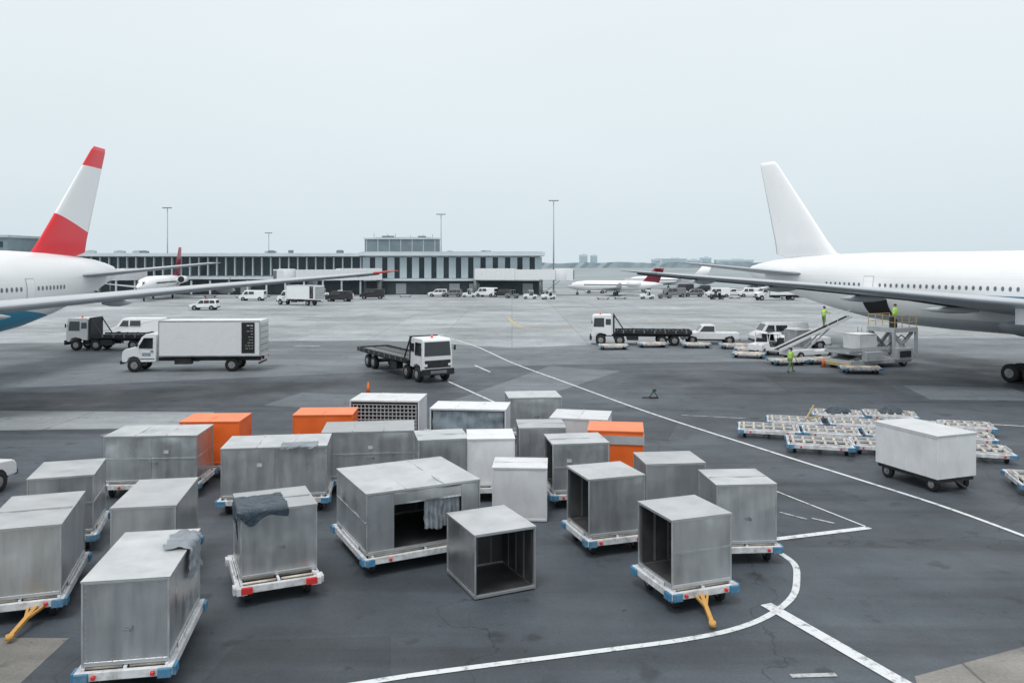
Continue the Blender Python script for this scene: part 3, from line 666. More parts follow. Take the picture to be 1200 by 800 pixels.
flatbed((-8.0,59.2,0),R(211.5),'white-cabbed flatbed cargo truck with an empty roller deck',11.6)
flatbed((12.6,79.5,0),R(84),'white-cabbed flatbed truck with a dark bare deck',9.6)
car((19.6,80.5,0),R(85),'pickup','white pickup truck parked by the loading area')
tug((22.6,70.6,0),R(80),'small white baggage tractor with a roof canopy',None)
for (x_,y_,r_) in [(9.4,75.2,5),(13.3,77.0,4),(17.4,76.6,-3),(20.8,75.8,2)]: dolly(x_,y_,r_,2.6,1.6,1,'blue',.45,False,label='low empty blue and white dolly in a row')
car((-18.95,26.9,0),R(-5),'suv','white car parked at the apron edge')
car((-39.5,86,0),R(90),'van','white van parked beyond the flatbed truck')
car((-52.3,138,0),R(92),'suv','white patrol car with a red roof beacon',group=GV,beacon=True)
for (x_,y_,r_,k) in [(-35.8,168,80,'van'),(-31,180,95,'van'),(-55,172,90,'van'),(-38,180,100,'pickup'),(-17.5,192,90,'suv'),(-14,191,88,'suv'),(-6,191,60,'van'),(-2.5,190,90,'suv'),(38,190,92,'van'),(43,192,85,'suv'),(48,189,90,'van'),(52.5,192,90,'pickup'),(56,190,80,'van'),(62,185,90,'suv'),(67,187,94,'van'),(22,214,90,'van'),(27,220,85,'van'),(47,222,90,'van'),(53,226,95,'suv'),(66,220,90,'van'),(73,224,80,'pickup')]:
    car((x_,y_,0),R(r_),k,{'van':'white service van parked on the far apron','suv':'pale service car parked on the far apron','pickup':'white pickup truck parked on the far apron'}[k],group=GV,m=WHT if random.random()<.6 else random.choice([GREY,DARK]))
box_truck((-40.3,154,0),R(60),'white box truck parked near the terminal')
box_truck((57,174,0),R(100),'white box truck parked on the far apron')
box_truck((33,222,0),R(85),'white box truck parked on the far apron')
for (x_,y_) in [(-50,190),(-45,192),(4,180),(0,184),(30,180),(34.5,183),(45,178),(-10,188),(8,178)]: tug((x_,y_,0),R(random.uniform(60,120)),'small service tractor parked near the terminal',GV,random.choice([WHT,GREY,DARK]))
for (x_,y_) in [(-62,186),(-58,190),(-70,188),(20,178),(24,180),(-25,190),(50,182),(61,180)]: dolly(x_,y_,random.uniform(-20,20),2.6,1.6,1,'blue',.45,False,label='empty baggage dolly near the terminal')
for (x_,y_) in [(33.5,92.5),(30,93)]: dolly(x_,y_,random.uniform(-20,20),2.6,1.6,1,'blue',.45,False,label='empty baggage dolly near the airliner tail')

# ------------------------------------------------------------------ airliners (forward = +Y, origin at tail end on the ground)
def fuselage_mat(name,belly,z1,k,line=False):
    m=bpy.data.materials.new(name);m.use_nodes=True;nt=m.node_tree;N=nt.nodes;L=nt.links;b=N['Principled BSDF']
    tc=N.new('ShaderNodeTexCoord');s=N.new('ShaderNodeSeparateXYZ');L.new(tc.outputs['Object'],s.inputs[0])
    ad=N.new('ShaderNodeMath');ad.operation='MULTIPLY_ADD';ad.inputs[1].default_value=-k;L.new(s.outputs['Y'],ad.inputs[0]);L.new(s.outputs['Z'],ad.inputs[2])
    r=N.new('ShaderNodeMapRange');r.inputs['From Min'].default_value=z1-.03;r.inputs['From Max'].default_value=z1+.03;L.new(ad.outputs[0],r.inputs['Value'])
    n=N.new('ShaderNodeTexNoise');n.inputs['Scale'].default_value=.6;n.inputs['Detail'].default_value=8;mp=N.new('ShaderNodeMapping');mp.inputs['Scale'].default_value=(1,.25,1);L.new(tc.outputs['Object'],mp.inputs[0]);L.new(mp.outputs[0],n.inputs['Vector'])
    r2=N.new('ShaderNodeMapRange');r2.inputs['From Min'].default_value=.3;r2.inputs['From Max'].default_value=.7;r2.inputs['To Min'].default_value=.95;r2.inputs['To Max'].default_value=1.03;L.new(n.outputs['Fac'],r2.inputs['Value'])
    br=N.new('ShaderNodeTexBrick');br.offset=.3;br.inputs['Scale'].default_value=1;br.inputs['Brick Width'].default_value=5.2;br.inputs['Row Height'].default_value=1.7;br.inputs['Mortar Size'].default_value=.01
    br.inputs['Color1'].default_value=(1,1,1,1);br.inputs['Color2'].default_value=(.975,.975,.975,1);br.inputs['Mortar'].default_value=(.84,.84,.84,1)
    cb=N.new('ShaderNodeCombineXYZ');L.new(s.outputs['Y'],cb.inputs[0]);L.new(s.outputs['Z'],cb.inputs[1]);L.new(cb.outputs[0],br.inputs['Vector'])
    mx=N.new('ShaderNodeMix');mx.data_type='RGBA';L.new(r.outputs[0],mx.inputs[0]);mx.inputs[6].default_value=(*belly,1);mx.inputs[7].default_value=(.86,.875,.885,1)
    src=mx.outputs[2]
    if line:
        c1=N.new('ShaderNodeMath');c1.operation='SUBTRACT';c1.inputs[1].default_value=5.55;L.new(s.outputs['Z'],c1.inputs[0])
        c2=N.new('ShaderNodeMath');c2.operation='ABSOLUTE';L.new(c1.outputs[0],c2.inputs[0])
        c3=N.new('ShaderNodeMath');c3.operation='LESS_THAN';c3.inputs[1].default_value=.085;L.new(c2.outputs[0],c3.inputs[0])
        c4=N.new('ShaderNodeMath');c4.operation='GREATER_THAN';c4.inputs[1].default_value=9;L.new(s.outputs['Y'],c4.inputs[0])
        c5=N.new('ShaderNodeMath');c5.operation='MULTIPLY';L.new(c3.outputs[0],c5.inputs[0]);L.new(c4.outputs[0],c5.inputs[1])
        ml=N.new('ShaderNodeMix');ml.data_type='RGBA';L.new(c5.outputs[0],ml.inputs[0]);L.new(src,ml.inputs[6]);ml.inputs[7].default_value=(.07,.22,.40,1);src=ml.outputs[2]
    m2=N.new('ShaderNodeVectorMath');m2.operation='MULTIPLY';L.new(src,m2.inputs[0]);L.new(br.outputs['Color'],m2.inputs[1])
    m3=N.new('ShaderNodeVectorMath');m3.operation='SCALE';L.new(m2.outputs[0],m3.inputs[0]);L.new(r2.outputs[0],m3.inputs['Scale'])
    L.new(m3.outputs[0],b.inputs['Base Color']);b.inputs['Roughness'].default_value=.3
    return m
def fin_mat_red():
    m=bpy.data.materials.new('red_white_red_fin_paint');m.use_nodes=True;nt=m.node_tree;N=nt.nodes;L=nt.links;b=N['Principled BSDF']
    tc=N.new('ShaderNodeTexCoord');s=N.new('ShaderNodeSeparateXYZ');L.new(tc.outputs['Object'],s.inputs[0])
    a=N.new('ShaderNodeMath');a.operation='GREATER_THAN';a.inputs[1].default_value=16.5;L.new(s.outputs['Z'],a.inputs[0])
    c=N.new('ShaderNodeMath');c.operation='MULTIPLY_ADD';c.inputs[1].default_value=-.27;L.new(s.outputs['Y'],c.inputs[0]);L.new(s.outputs['Z'],c.inputs[2])
    d=N.new('ShaderNodeMath');d.operation='LESS_THAN';d.inputs[1].default_value=9.4;L.new(c.outputs[0],d.inputs[0])
    g=N.new('ShaderNodeMath');g.operation='MAXIMUM';L.new(a.outputs[0],g.inputs[0]);L.new(d.outputs[0],g.inputs[1])
    mx=N.new('ShaderNodeMix');mx.data_type='RGBA';L.new(g.outputs[0],mx.inputs[0]);mx.inputs[6].default_value=(.84,.855,.865,1);mx.inputs[7].default_value=(.78,.015,.03,1)
    L.new(mx.outputs[2],b.inputs['Base Color']);b.inputs['Roughness'].default_value=.3
    return m
def foil(le,ch,th,n=9,axis='y'):
    pts=[]
    xs=[.5*(1-math.cos(math.pi*i/n)) for i in range(n+1)]
    T=lambda x:th*5*(.2969*math.sqrt(x)-.126*x-.3516*x*x+.2843*x**3-.1015*x**4)
    up=[(le[1]-ch*x,T(x)*1.0) for x in xs];lo=[(le[1]-ch*x,-T(x)*.8) for x in xs[1:-1]][::-1]
    for y,z in up+lo: pts.append((le[0],y,le[2]+z) if axis=='y' else (le[0]+z,y,le[2]))
    return pts
def airliner(loc,rz,label,fmat,finm,side,cargo=False,gf=0,dz_=0,tipm=None,fo=0):
    t=thing('airliner',loc,rz,label,'airplane')
    secs=[(0,7.15,.25,.3),(.6,7.12,.5,.6),(2,7.05,.8,.95),(4,6.92,1.2,1.38),(8,6.62,1.95,2.0),(12,6.3,2.5,2.5),(16,6.03,2.87,2.87),(20,5.87,3.05,3.05),(24,5.8,3.1,3.1),(30,5.8,3.1,3.1),(36,5.8,3.1,3.1),(42,5.8,3.1,3.1),(48,5.8,3.1,3.1),(54,5.8,3.1,3.1),(57,5.7,2.9,2.95),(60,5.5,2.3,2.4),(62,5.3,1.5,1.6),(63.2,5.15,.8,.8),(63.7,5.1,.15,.15)]
    def prm(f):
        for a,b in zip(secs,secs[1:]):
            if a[0]<=f<=b[0]:
                k=(f-a[0])/(b[0]-a[0]);return [a[i]+(b[i]-a[i])*k for i in(1,2,3)]
    n=48;mb=MB();mb.loft([[(rx*math.cos(2*math.pi*i/n),f,zc+rz_*math.sin(2*math.pi*i/n)) for i in range(n)] for f,zc,rx,rz_ in secs]);part(mb,'fuselage',t,[fmat])
    mb=MB();mb.loft([[(rx*math.cos(2*math.pi*i/24),f,zc+rz_*math.sin(2*math.pi*i/24)) for i in range(24)] for f,zc,rx,rz_ in [(27,3.6,1.0,.3),(30,3.5,2.6,.9),(34,3.6,3.2,1.2),(40,3.6,3.2,1.2),(44,3.5,1.6,.5)]]);part(mb,'wing_fairing',t,[WING])
    mb=MB();mb.loft([foil((0,15.2-fo,8.45),8.0,.22,axis='z'),foil((0,13.1-fo*.9,8.9),7.9,.65,axis='z'),foil((0,11.9-fo*.8,10),7.0,.62,axis='z'),foil((0,4.2,18.0),2.5,.25,axis='z'),foil((0,3.7,18.4),2.0,.1,axis='z')]);part(mb,'tail_fin',t,[finm])
    for s_ in(-1,1):
        mb=MB();mb.loft([foil((s_*1.0,10.3,6.85),6.7,.5),foil((s_*10.3,4.1,7.95),2.2,.2),foil((s_*10.8,3.4,8.0),1.3,.08)]);part(mb,'tailplane',t,[WING])
        W_=[((2.2,41.9,4.6),14.3,1.35),((6,39.4,5.1),11.4,1.0),((10,36.7,5.6),9.1,.78),((20,29.9,6.6),5.3,.42),((27,25.2,7.2),3.1,.25),((28.4,24.1,7.34),2.4,.18)]
        W2=[((28.4,24.1,7.34),2.4,.18),((29,23.6,7.4),2.0,.15),((29.7,22.2,7.48),.8,.05)]
        zz=lambda a:a[2]+dz_*(1-a[0]/30)
        mb=MB();mb.loft([foil((s_*a[0],a[1],zz(a)),c_,th_) for a,c_,th_ in W_]);part(mb,'wing',t,[WING])
        mb=MB();mb.loft([foil((s_*(a[0]+.003),a[1],zz(a)),c_,th_) for a,c_,th_ in W2]);part(mb,'wing_tip',t,[tipm or WING])
        mb=MB()
        for (a1,c1,t1),(a2,c2,t2) in zip(W_,W_[1:]):
            mb.beam((s_*a1[0],a1[1]-c1+.05,zz(a1)-.07),(s_*a2[0],a2[1]-c2+.05,zz(a2)-.05),.35,.16)
        part(mb,'flap_edge',t,[WEDGE])
        mb=MB()
        for (p1,p2) in [((4,31.6,5.12),(10,29.5,5.72)),((10.3,29.5,5.75),(20,25.9,6.68)),((20.4,25.8,6.71),(26.5,23.3,7.2))]:
            mb.beam((s_*p1[0],p1[1],zz(p1)),(s_*p2[0],p2[1],zz(p2)),.06,.05)
        part(mb,'flap_gap',t,[GREY])
        for (x_,y_,z_,l_) in [(6.5,28.3,4.75,4.2),(13.5,26.9,5.6,3.6),(19.5,25.4,6.3,3.0),(24.5,23.8,6.8,2.2)]:
            z_=z_+dz_*(1-x_/30)
            mb=MB();mb.loft([[(s_*x_+r_*.8*math.cos(2*math.pi*i/12),y_+l_*k,z_+.1*k+r_*math.sin(2*math.pi*i/12)) for i in range(12)] for k,r_ in [(-.5,.03),(-.3,.16),(0,.24),(.3,.2),(.55,.08)]]);part(mb,'flap_fairing',t,[WING])
        mb=MB();rr=[(40.0,.9),(41,1.45),(43,1.75),(45,1.8),(46,1.72),(46.3,1.55)];ez=2.9
        mb.loft([[(s_*9.6+r_*math.cos(2*math.pi*i/32),f,ez+r_*math.sin(2*math.pi*i/32)) for i in range(32)] for f,r_ in rr],0);mb.cyl((s_*9.6,46.25,ez),(s_*9.6,46.33,ez),1.45,n=32,mat=1);mb.cyl((s_*9.6,46.3,ez),(s_*9.6,46.8,ez),.4,.05,n=16,mat=2)
        mb.cyl((s_*9.6,40.1,ez),(s_*9.6,38.6,ez),.6,.15,n=20,mat=2)
        mb.box((s_*9.6,38.6,4.7),(.3,6.5,1.0),0)
        part(mb,'engine',t,[WAIR,DARK,RIM])
        mb=MB();g=gf;mb.cyl((s_*5.3,32.5+g,.7),(s_*5.0,32.5+g,4.6),.2,n=12);mb.beam((s_*5.3,31+g,.7),(s_*5.3,34+g,.7),.2,.25);mb.beam((s_*5.3,32.7+g,1.0),(s_*3.2,32.7+g,3.6),.12,.12);mb.box((s_*5.75,32.5+g,3.0),(.05,1.1,1.3),1)
        for yy in(31.05,32.5,33.95): mb.cyl((s_*4.7,yy+g,.62),(s_*5.9,yy+g,.62),.09,n=10)
        part(mb,'landing_gear_leg',t,[GREY,WAIR])
        wheels(t,[(s_*xx,yy+g) for xx in(4.85,5.8) for yy in(31.05,32.5,33.95)],.62,.46)
    mb=MB();mb.cyl((0,57,.5),(0,57,3.2),.14,n=10);part(mb,'nose_gear_leg',t,[GREY]);wheels(t,[(-.35,57),(.35,57)],.52,.35)
    zc=6.15
    def wm():
        mb=MB();n=10;mb.loft([[(k,.12*math.cos(2*math.pi*i/n),.17*math.sin(2*math.pi*i/n)) for i in range(n)] for k in(-.03,.012)],smooth=False);return mb.mesh('cabin_window',[CWIN])
    wmesh=cached('cabinwin',wm)
    for s_ in(-1,1):
        k=0;f=13.2
        while f<50 and k<60:
            if not(17.3<f<19.0 or 33.6<f<35.2):
                c,rx,rz_=prm(f);dz=(zc-c)/rz_;x_=rx*math.sqrt(1-dz*dz)
                slope=0
                if f<20: slope=(prm(f+.3)[1]-prm(f-.3)[1])/.6
                o=obj(wmesh,'cabin_window',t,(s_*x_,f,zc),rot=(0,-s_*math.asin(max(-1,min(1,dz)))*1.0 ,-s_*math.atan(slope)))
                k+=1
            f+=.56 if s_==side else 3.0
        for fd in(18.1,34.4):
            c,rx,rz_=prm(fd);mb=MB()
            for (sc_,mi,off) in((1.0,0,.014),(.93,1,.022)):
                for q in range(6):
                    za,zb=-1.0+q*1.95/6,-1.0+(q+1)*1.95/6
                    vs=[]
                    for zz_ in(za,zb):
                        z_=5.95+zz_*sc_;d_=(z_-c)/rz_;xx=rx*math.sqrt(1-d_*d_)+off
                        for yy in(-.55,.55):
                            rx2=prm(fd+yy)[1];vs.append((s_*(xx+rx2-rx),fd+yy*sc_,z_))
                    mb.add(vs,[(0,1,3,2)],mi)
            part(mb,'cabin_door',t,[WING,WAIR])
    if cargo:
        mb=MB();fd=18.6;NQ=6
        vs=[];
        for q in range(NQ+1):
            z_=3.55+1.45*q/NQ
            for yy in(-1.35,1.35):
                c,rx,rz_=prm(fd+yy);d_=(z_-c)/rz_;xx=rx*math.sqrt(max(0,1-d_*d_))+.02;vs.append((side*xx,fd+yy,z_))
        mb.add(vs,[(2*q,2*q+1,2*q+3,2*q+2) for q in range(NQ)]);part(mb,'cargo_opening',t,[BLK])
        mb=MB();mb.add([(side*2.9,fd-1.35,5.05),(side*2.9,fd+1.35,5.05),(side*4.1,fd+1.35,5.7),(side*4.1,fd-1.35,5.7),(side*2.88,fd-1.35,5.15),(side*2.88,fd+1.35,5.15),(side*4.05,fd+1.35,5.8),(side*4.05,fd-1.35,5.8)],[(0,1,2,3),(4,5,6,7),(0,1,5,4),(2,3,7,6),(1,2,6,5),(0,3,7,4)]);part(mb,'cargo_door',t,[WAIR])
    return t
airliner((-37.3,76,0),R(180),'white airliner with red and white tail fin and blue belly',fuselage_mat('airliner_white_blue_paint',(.02,.27,.44),2.4,.12),fin_mat_red(),-1,tipm=RED)
PH=R(-155.5)
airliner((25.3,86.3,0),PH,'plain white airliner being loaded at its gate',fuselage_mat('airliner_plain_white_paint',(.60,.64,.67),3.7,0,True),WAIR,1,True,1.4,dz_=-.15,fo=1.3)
def A(f,x,z=0):
    c,s=math.cos(PH),math.sin(PH);return (25.3+c*x-s*f,86.3+s*x+c*f,z)

# belt loader (forward=+Y is the raised end)
p=A(16.6,8.0);t=thing('belt_loader',(p[0],p[1],0),PH+R(90),'white belt loader raised against the airliner hold','belt loader')
mb=MB();mb.prism([(-2.6,.4),(-2.6,.85),(-.4,.85),(0,.7),(2.3,.7),(2.4,.4)],.75);part(mb,'chassis',t,[WHT],.03)
mb=MB();mb.beam((0,-3.6,.8),(0,4.4,3.35),.72,.14,1);mb.beam((0,-3.6,.89),(0,4.4,3.44),.56,.03,0)
for a in(-1,1): mb.beam((a*.38,-3.6,.86),(a*.38,4.4,3.40),.06,.2,1);mb.beam((a*.46,1.5,3.1),(a*.46,4.2,4.0),.03,.03,1)
for a in(-1,1):
    for k in range(3): mb.beam((a*.46,1.6+k*1.1,2.5+k*.36),(a*.46,1.6+k*1.1,3.12+k*.36),.03,.03,1)
part(mb,'conveyor',t,[BLK,WHT])
mb=MB();mb.beam((.25,-.5,.8),(.25,2.0,2.5),.1,.1);mb.beam((-.25,-.5,.8),(-.25,2.0,2.5),.1,.1);mb.box((0,-.5,.8),(.7,.12,.12));part(mb,'lift_arm',t,[LOADP])
mb=MB();mb.box((-.9,-1.9,1.1),(.5,.8,.5));mb.box((-.9,-2.2,1.5),(.5,.1,.5));part(mb,'driver_seat',t,[DARK])
wheels(t,[(a*.75,b*1.7) for a in(-1,1) for b in(-1,1)],.35,.22)
# container loader
p=A(22.2,6.8);t=thing('cargo_loader',(p[0],p[1],0),PH+R(90),'grey scissor cargo loader raised beside the airliner','cargo loader')
mb=MB();mb.box((0,-.8,.5),(2.7,6.4,.34),0);mb.box((0,-4.0,.35),(2.7,.3,.25),1)
for a in(-1,1):
    mb.box((a*1.4,-1.8,.95),(.5,1.8,.7),0);mb.box((a*1.4,1.4,1.0),(.45,1.7,.9),0);mb.box((a*1.66,1.4,1.0),(.04,1.2,.5),2)
part(mb,'chassis',t,[LOADP,MYEL,DARK],.02)
mb=MB();mb.box((0,-1.9,1.25),(2.4,4.2,.2),0)
for k in range(11): mb.cyl((-1.1,-3.8+k*.37,1.37),(1.1,-3.8+k*.37,1.37),.05,n=8,mat=1)
for a in(-1,1):
    mb.box((a*1.23,-1.9,1.5),(.06,4.2,.22),0)
part(mb,'main_platform',t,[LOADP,GREY])
mb=MB()
for a in(-1,1): mb.beam((a*.95,-3.6,.65),(a*.95,-.4,1.15),.1,.14);mb.beam((a*.95,-.4,.65),(a*.95,-3.6,1.15),.1,.14);mb.beam((a*1.0,.7,.7),(a*1.0,2.9,2.6),.16,.24);mb.beam((a*1.0,2.9,.7),(a*1.0,.7,2.6),.16,.24)
part(mb,'scissor_arms',t,[LOADP])
mb=MB();mb.box((0,1.9,2.8),(2.6,2.6,.36),0)
for a in(-1,1):
    for k in range(4): mb.box((a*1.25,.72+k*.78,3.45),(.05,.05,1.0),1)
    for z_ in(3.4,3.93): mb.box((a*1.25,1.9,z_),(.045,2.4,.045),1)
mb.box((0,.68,3.93),(2.5,.045,.045),1);mb.box((0,.68,3.4),(2.5,.045,.045),1)
for a in(-1,1):
    for yy in(.66,3.1): mb.box((a*1.2,yy,1.65),(.2,.2,2.0),0)
for k in range(6): mb.box((-1.55,.1,.8+k*.36),(.35,.3,.04),0)
mb.box((-1.74,.1,1.75),(.05,.06,2.3),0);mb.box((-1.36,.1,1.75),(.05,.06,2.3),0)
part(mb,'bridge_platform',t,[LOADP,MYEL],.01)
mb=MB();mb.box((.9,.95,3.3),(.45,.35,.7));mb.box((.9,.8,3.7),(.4,.12,.22));part(mb,'control_stand',t,[DARK])
mb=MB();mb.cyl((.7,-.8,.9),(1.1,1.6,2.4),.04,n=6);mb.cyl((1.1,1.6,2.4),(1.0,2.4,2.0),.04,n=6);part(mb,'hydraulic_hose',t,[BLK])
wheels(t,[(a*1.15,b) for a in(-1,1) for b in(-3.2,1.7)],.36,.28)
p=A(22.2,8.4);container(p[0],p[1],24.5,1.8,1.6,1.1,1.43,'white',(),'low white container riding on the cargo loader platform')
# equipment around the hold
q=A(13.0,5.8);container(q[0],q[1],20,1.6,1.6,1.56,.52,'metal',(),'aluminium baggage container on a dolly near the hold');dolly(q[0],q[1],20,1.75,1.8,-1,'blue',.5,False)
for (f_,x_) in [(24.8,11.2),(11.0,9.5),(9,5.5),(14.0,12.2),(19.4,9.8),(19.0,5.0),(18.9,12.6)]:
    q=A(f_,x_);dolly(q[0],q[1],random.uniform(-30,30),2.6,1.6,1,'blue',.45,False,label='empty baggage dolly near the loading area')
tug(A(12.5,9.0),PH+R(100),'small white baggage tractor beside the belt loader')
q=A(10.2,3.2);car(q,R(88),'pickup','white pickup truck parked behind the belt loader')
q=A(6.5,2.0);car(q,R(92),'van','white van parked near the airliner tail')
def cone(x,y,z=0):
    def f():
        mb=MB();mb.box((0,0,.02),(.4,.4,.04),1);mb.cyl((0,0,.04),(0,0,.72),.15,.03,16,0);mb.cyl((0,0,.34),(0,0,.5),.098,.065,16,2);return mb.mesh('traffic_cone',[CONEO,BLK,SIGNW])
    o=obj(cached('cone',f),'traffic_cone',None,(x,y,z));o['label']='orange traffic cone standing on the apron';o['category']='traffic cone';o['group']='traffic cones'
for a in[(-8.8,49.6),(24.0,62.5),(-6,72)]: cone(*a)
t=thing('ground_marker',(8.4,48,0),R(10),'small black stand with a dark green marker board','marker')
mb=MB();mb.box((0,0,.03),(.5,.3,.06));mb.beam((-.3,0,.05),(0,0,.4),.04,.04);mb.beam((.25,0,.05),(0,0,.4),.04,.04);mb.beam((-.7,.1,.04),(-.1,0,.05),.06,.05);part(mb,'stand',t,[BLK]);mb=MB();mb.box((.03,0,.46),(.24,.06,.16));part(mb,'marker_board',t,[GRN],.01)

# ------------------------------------------------------------------ people
def person_mat():
    m=bpy.data.materials.new('worker_clothes');m.use_nodes=True;nt=m.node_tree;N=nt.nodes;L=nt.links;b=N['Principled BSDF']
    tc=N.new('ShaderNodeTexCoord');s=N.new('ShaderNodeSeparateXYZ');L.new(tc.outputs['Object'],s.inputs[0])
    r=N.new('ShaderNodeValToRGB');r.color_ramp.interpolation='CONSTANT';e=r.color_ramp.elements
    e[0].position=0;e[0].color=(.015,.015,.015,1);e[1].position=.055;e[1].color=(.16,.24,.10,1)
    q=e.new(.47);q.color=(.35,.60,.06,1);q=e.new(.755);q.color=(.42,.25,.18,1)
    d=N.new('ShaderNodeMath');d.operation='DIVIDE';d.inputs[1].default_value=2.;L.new(s.outputs['Z'],d.inputs[0]);L.new(d.outputs[0],r.inputs[0]);L.new(r.outputs[0],b.inputs['Base Color']);b.inputs['Roughness'].default_value=.8
    return m
PM=person_mat()
def person(loc,rz,label,walk=.28,armR=None,armL=None,lean=0.05):
    t=thing('person',loc,rz,label,'person')
    V=[];E=[];RD=[]
    def v(p,r,par=None):
        V.append(p);RD.append(r);i=len(V)-1
        if par is not None:E.append((par,i))
        return i
    pel=v((0,0,.96),.145);sp=v((0,lean*.4,1.15),.135,pel);ch=v((0,lean,1.36),.16,sp);nk=v((0,lean+.01,1.51),.06,ch)
    hd=v((0,lean+.03,1.60),.085,nk);hc=v((0,lean+.035,1.68),.1,hd);ht=v((0,lean+.02,1.76),.08,hc)
    v((0,lean+.14,1.665),.018,hc)
    for s,st in((-1,walk),(1,-walk)):
        hp=v((s*.1,0,.90),.105,pel);kn=v((s*.11,st*.75+.04,.50),.07,hp);an=v((s*.11,st*1.2-.03 if st<0 else st*1.1,.09),.045,kn);v((s*.12,(st*1.2-.03 if st<0 else st*1.1)+.17,.045),.04,an)
        sh=v((s*.19,lean,1.43),.07,ch)
        arm=(armR if s>0 else armL)
        el,wr=arm if arm else ((s*.27,lean-st*.25,1.15),(s*.28,lean-st*.5+.1,.92))
        e_=v(el,.048,sh);w_=v(wr,.03,e_)
        d=(Vector(wr)-Vector(el)).normalized();pl=Vector(wr)+d*.05;pi=v(tuple(pl),.032,w_)
        side=d.cross(Vector((1,0,0))).normalized()
        for k,(o,l) in enumerate([(-.03,.075),(-.01,.085),(.01,.08),(.03,.065)]):
            b0=v(tuple(pl+d*.035+side*o),.010,pi);b1=v(tuple(pl+d*(.035+l*.5)+side*o+Vector((-s*.008,0,0))),.009,b0);v(tuple(pl+d*(.035+l)+side*o+Vector((-s*.025,0,0))),.008,b1)
        th_=v(tuple(pl+side*.035-d*.01+Vector((-s*.02,0,0))),.011,pi);v(tuple(pl+side*.055+d*.03+Vector((-s*.035,0,0))),.009,th_)
    me=bpy.data.meshes.new('body');me.from_pydata(V,E,[]);me.materials.append(PM)
    o=obj(me,'body',t)
    o.modifiers.new('skin','SKIN')
    sv=me.skin_vertices[0].data if me.skin_vertices else None
    if sv is None:
        bm=bmesh.new();bm.from_mesh(me);bm.verts.layers.skin.verify();bm.to_mesh(me);bm.free();sv=me.skin_vertices[0].data
    for i,r in enumerate(RD): sv[i].radius=(r,r)
    sv[0].use_root=True
    sb=o.modifiers.new('sub','SUBSURF');sb.levels=1;sb.render_levels=2
    mb=MB();n=20
    rings=[]
    for z_,a,b in [(.92,.185,.15),(1.05,.18,.15),(1.2,.19,.155),(1.35,.215,.17),(1.45,.19,.14),(1.5,.11,.09)]:
        yy=lean*(z_-.95)/.4;rings.append([(a*math.cos(2*math.pi*i/n),yy+b*math.sin(2*math.pi*i/n),z_) for i in range(n)])
    mb.loft(rings)
    part(mb,'safety_vest',t,[HIVIS]);mb=MB()
    for z_ in(1.08,1.24):
        yy=lean*(z_-.95)/.4;mb.loft([[(.205*math.cos(2*math.pi*i/n),yy+.172*math.sin(2*math.pi*i/n),z_+k) for i in range(n)] for k in(0,.05)])
    part(mb,'reflective_stripe',t,[SILV])
    mb=MB();rings=[]
    for z_,r in [(1.68,.108),(1.73,.105),(1.78,.08),(1.80,.03)]: rings.append([(r*math.cos(2*math.pi*i/16),lean+.015+r*1.1*math.sin(2*math.pi*i/16)-.01,z_) for i in range(16)])
    mb.loft(rings);part(mb,'hair',t,[HAIR])
person((20.4,59.4,0),R(-70),'worker in lime high-visibility clothes walking across the apron')
p=A(16.6,6.4,2.55);person(p,PH+R(90),'worker in high-visibility vest standing on the belt loader',.06,armR=((.25,.2,1.25),(.2,.45,1.2)))
p=A(22.4,4.9,2.98);person(p,PH+R(60),'worker in high-visibility vest standing on the loader platform',.05,armL=((-.28,.1,1.2),(-.22,.38,1.15)))

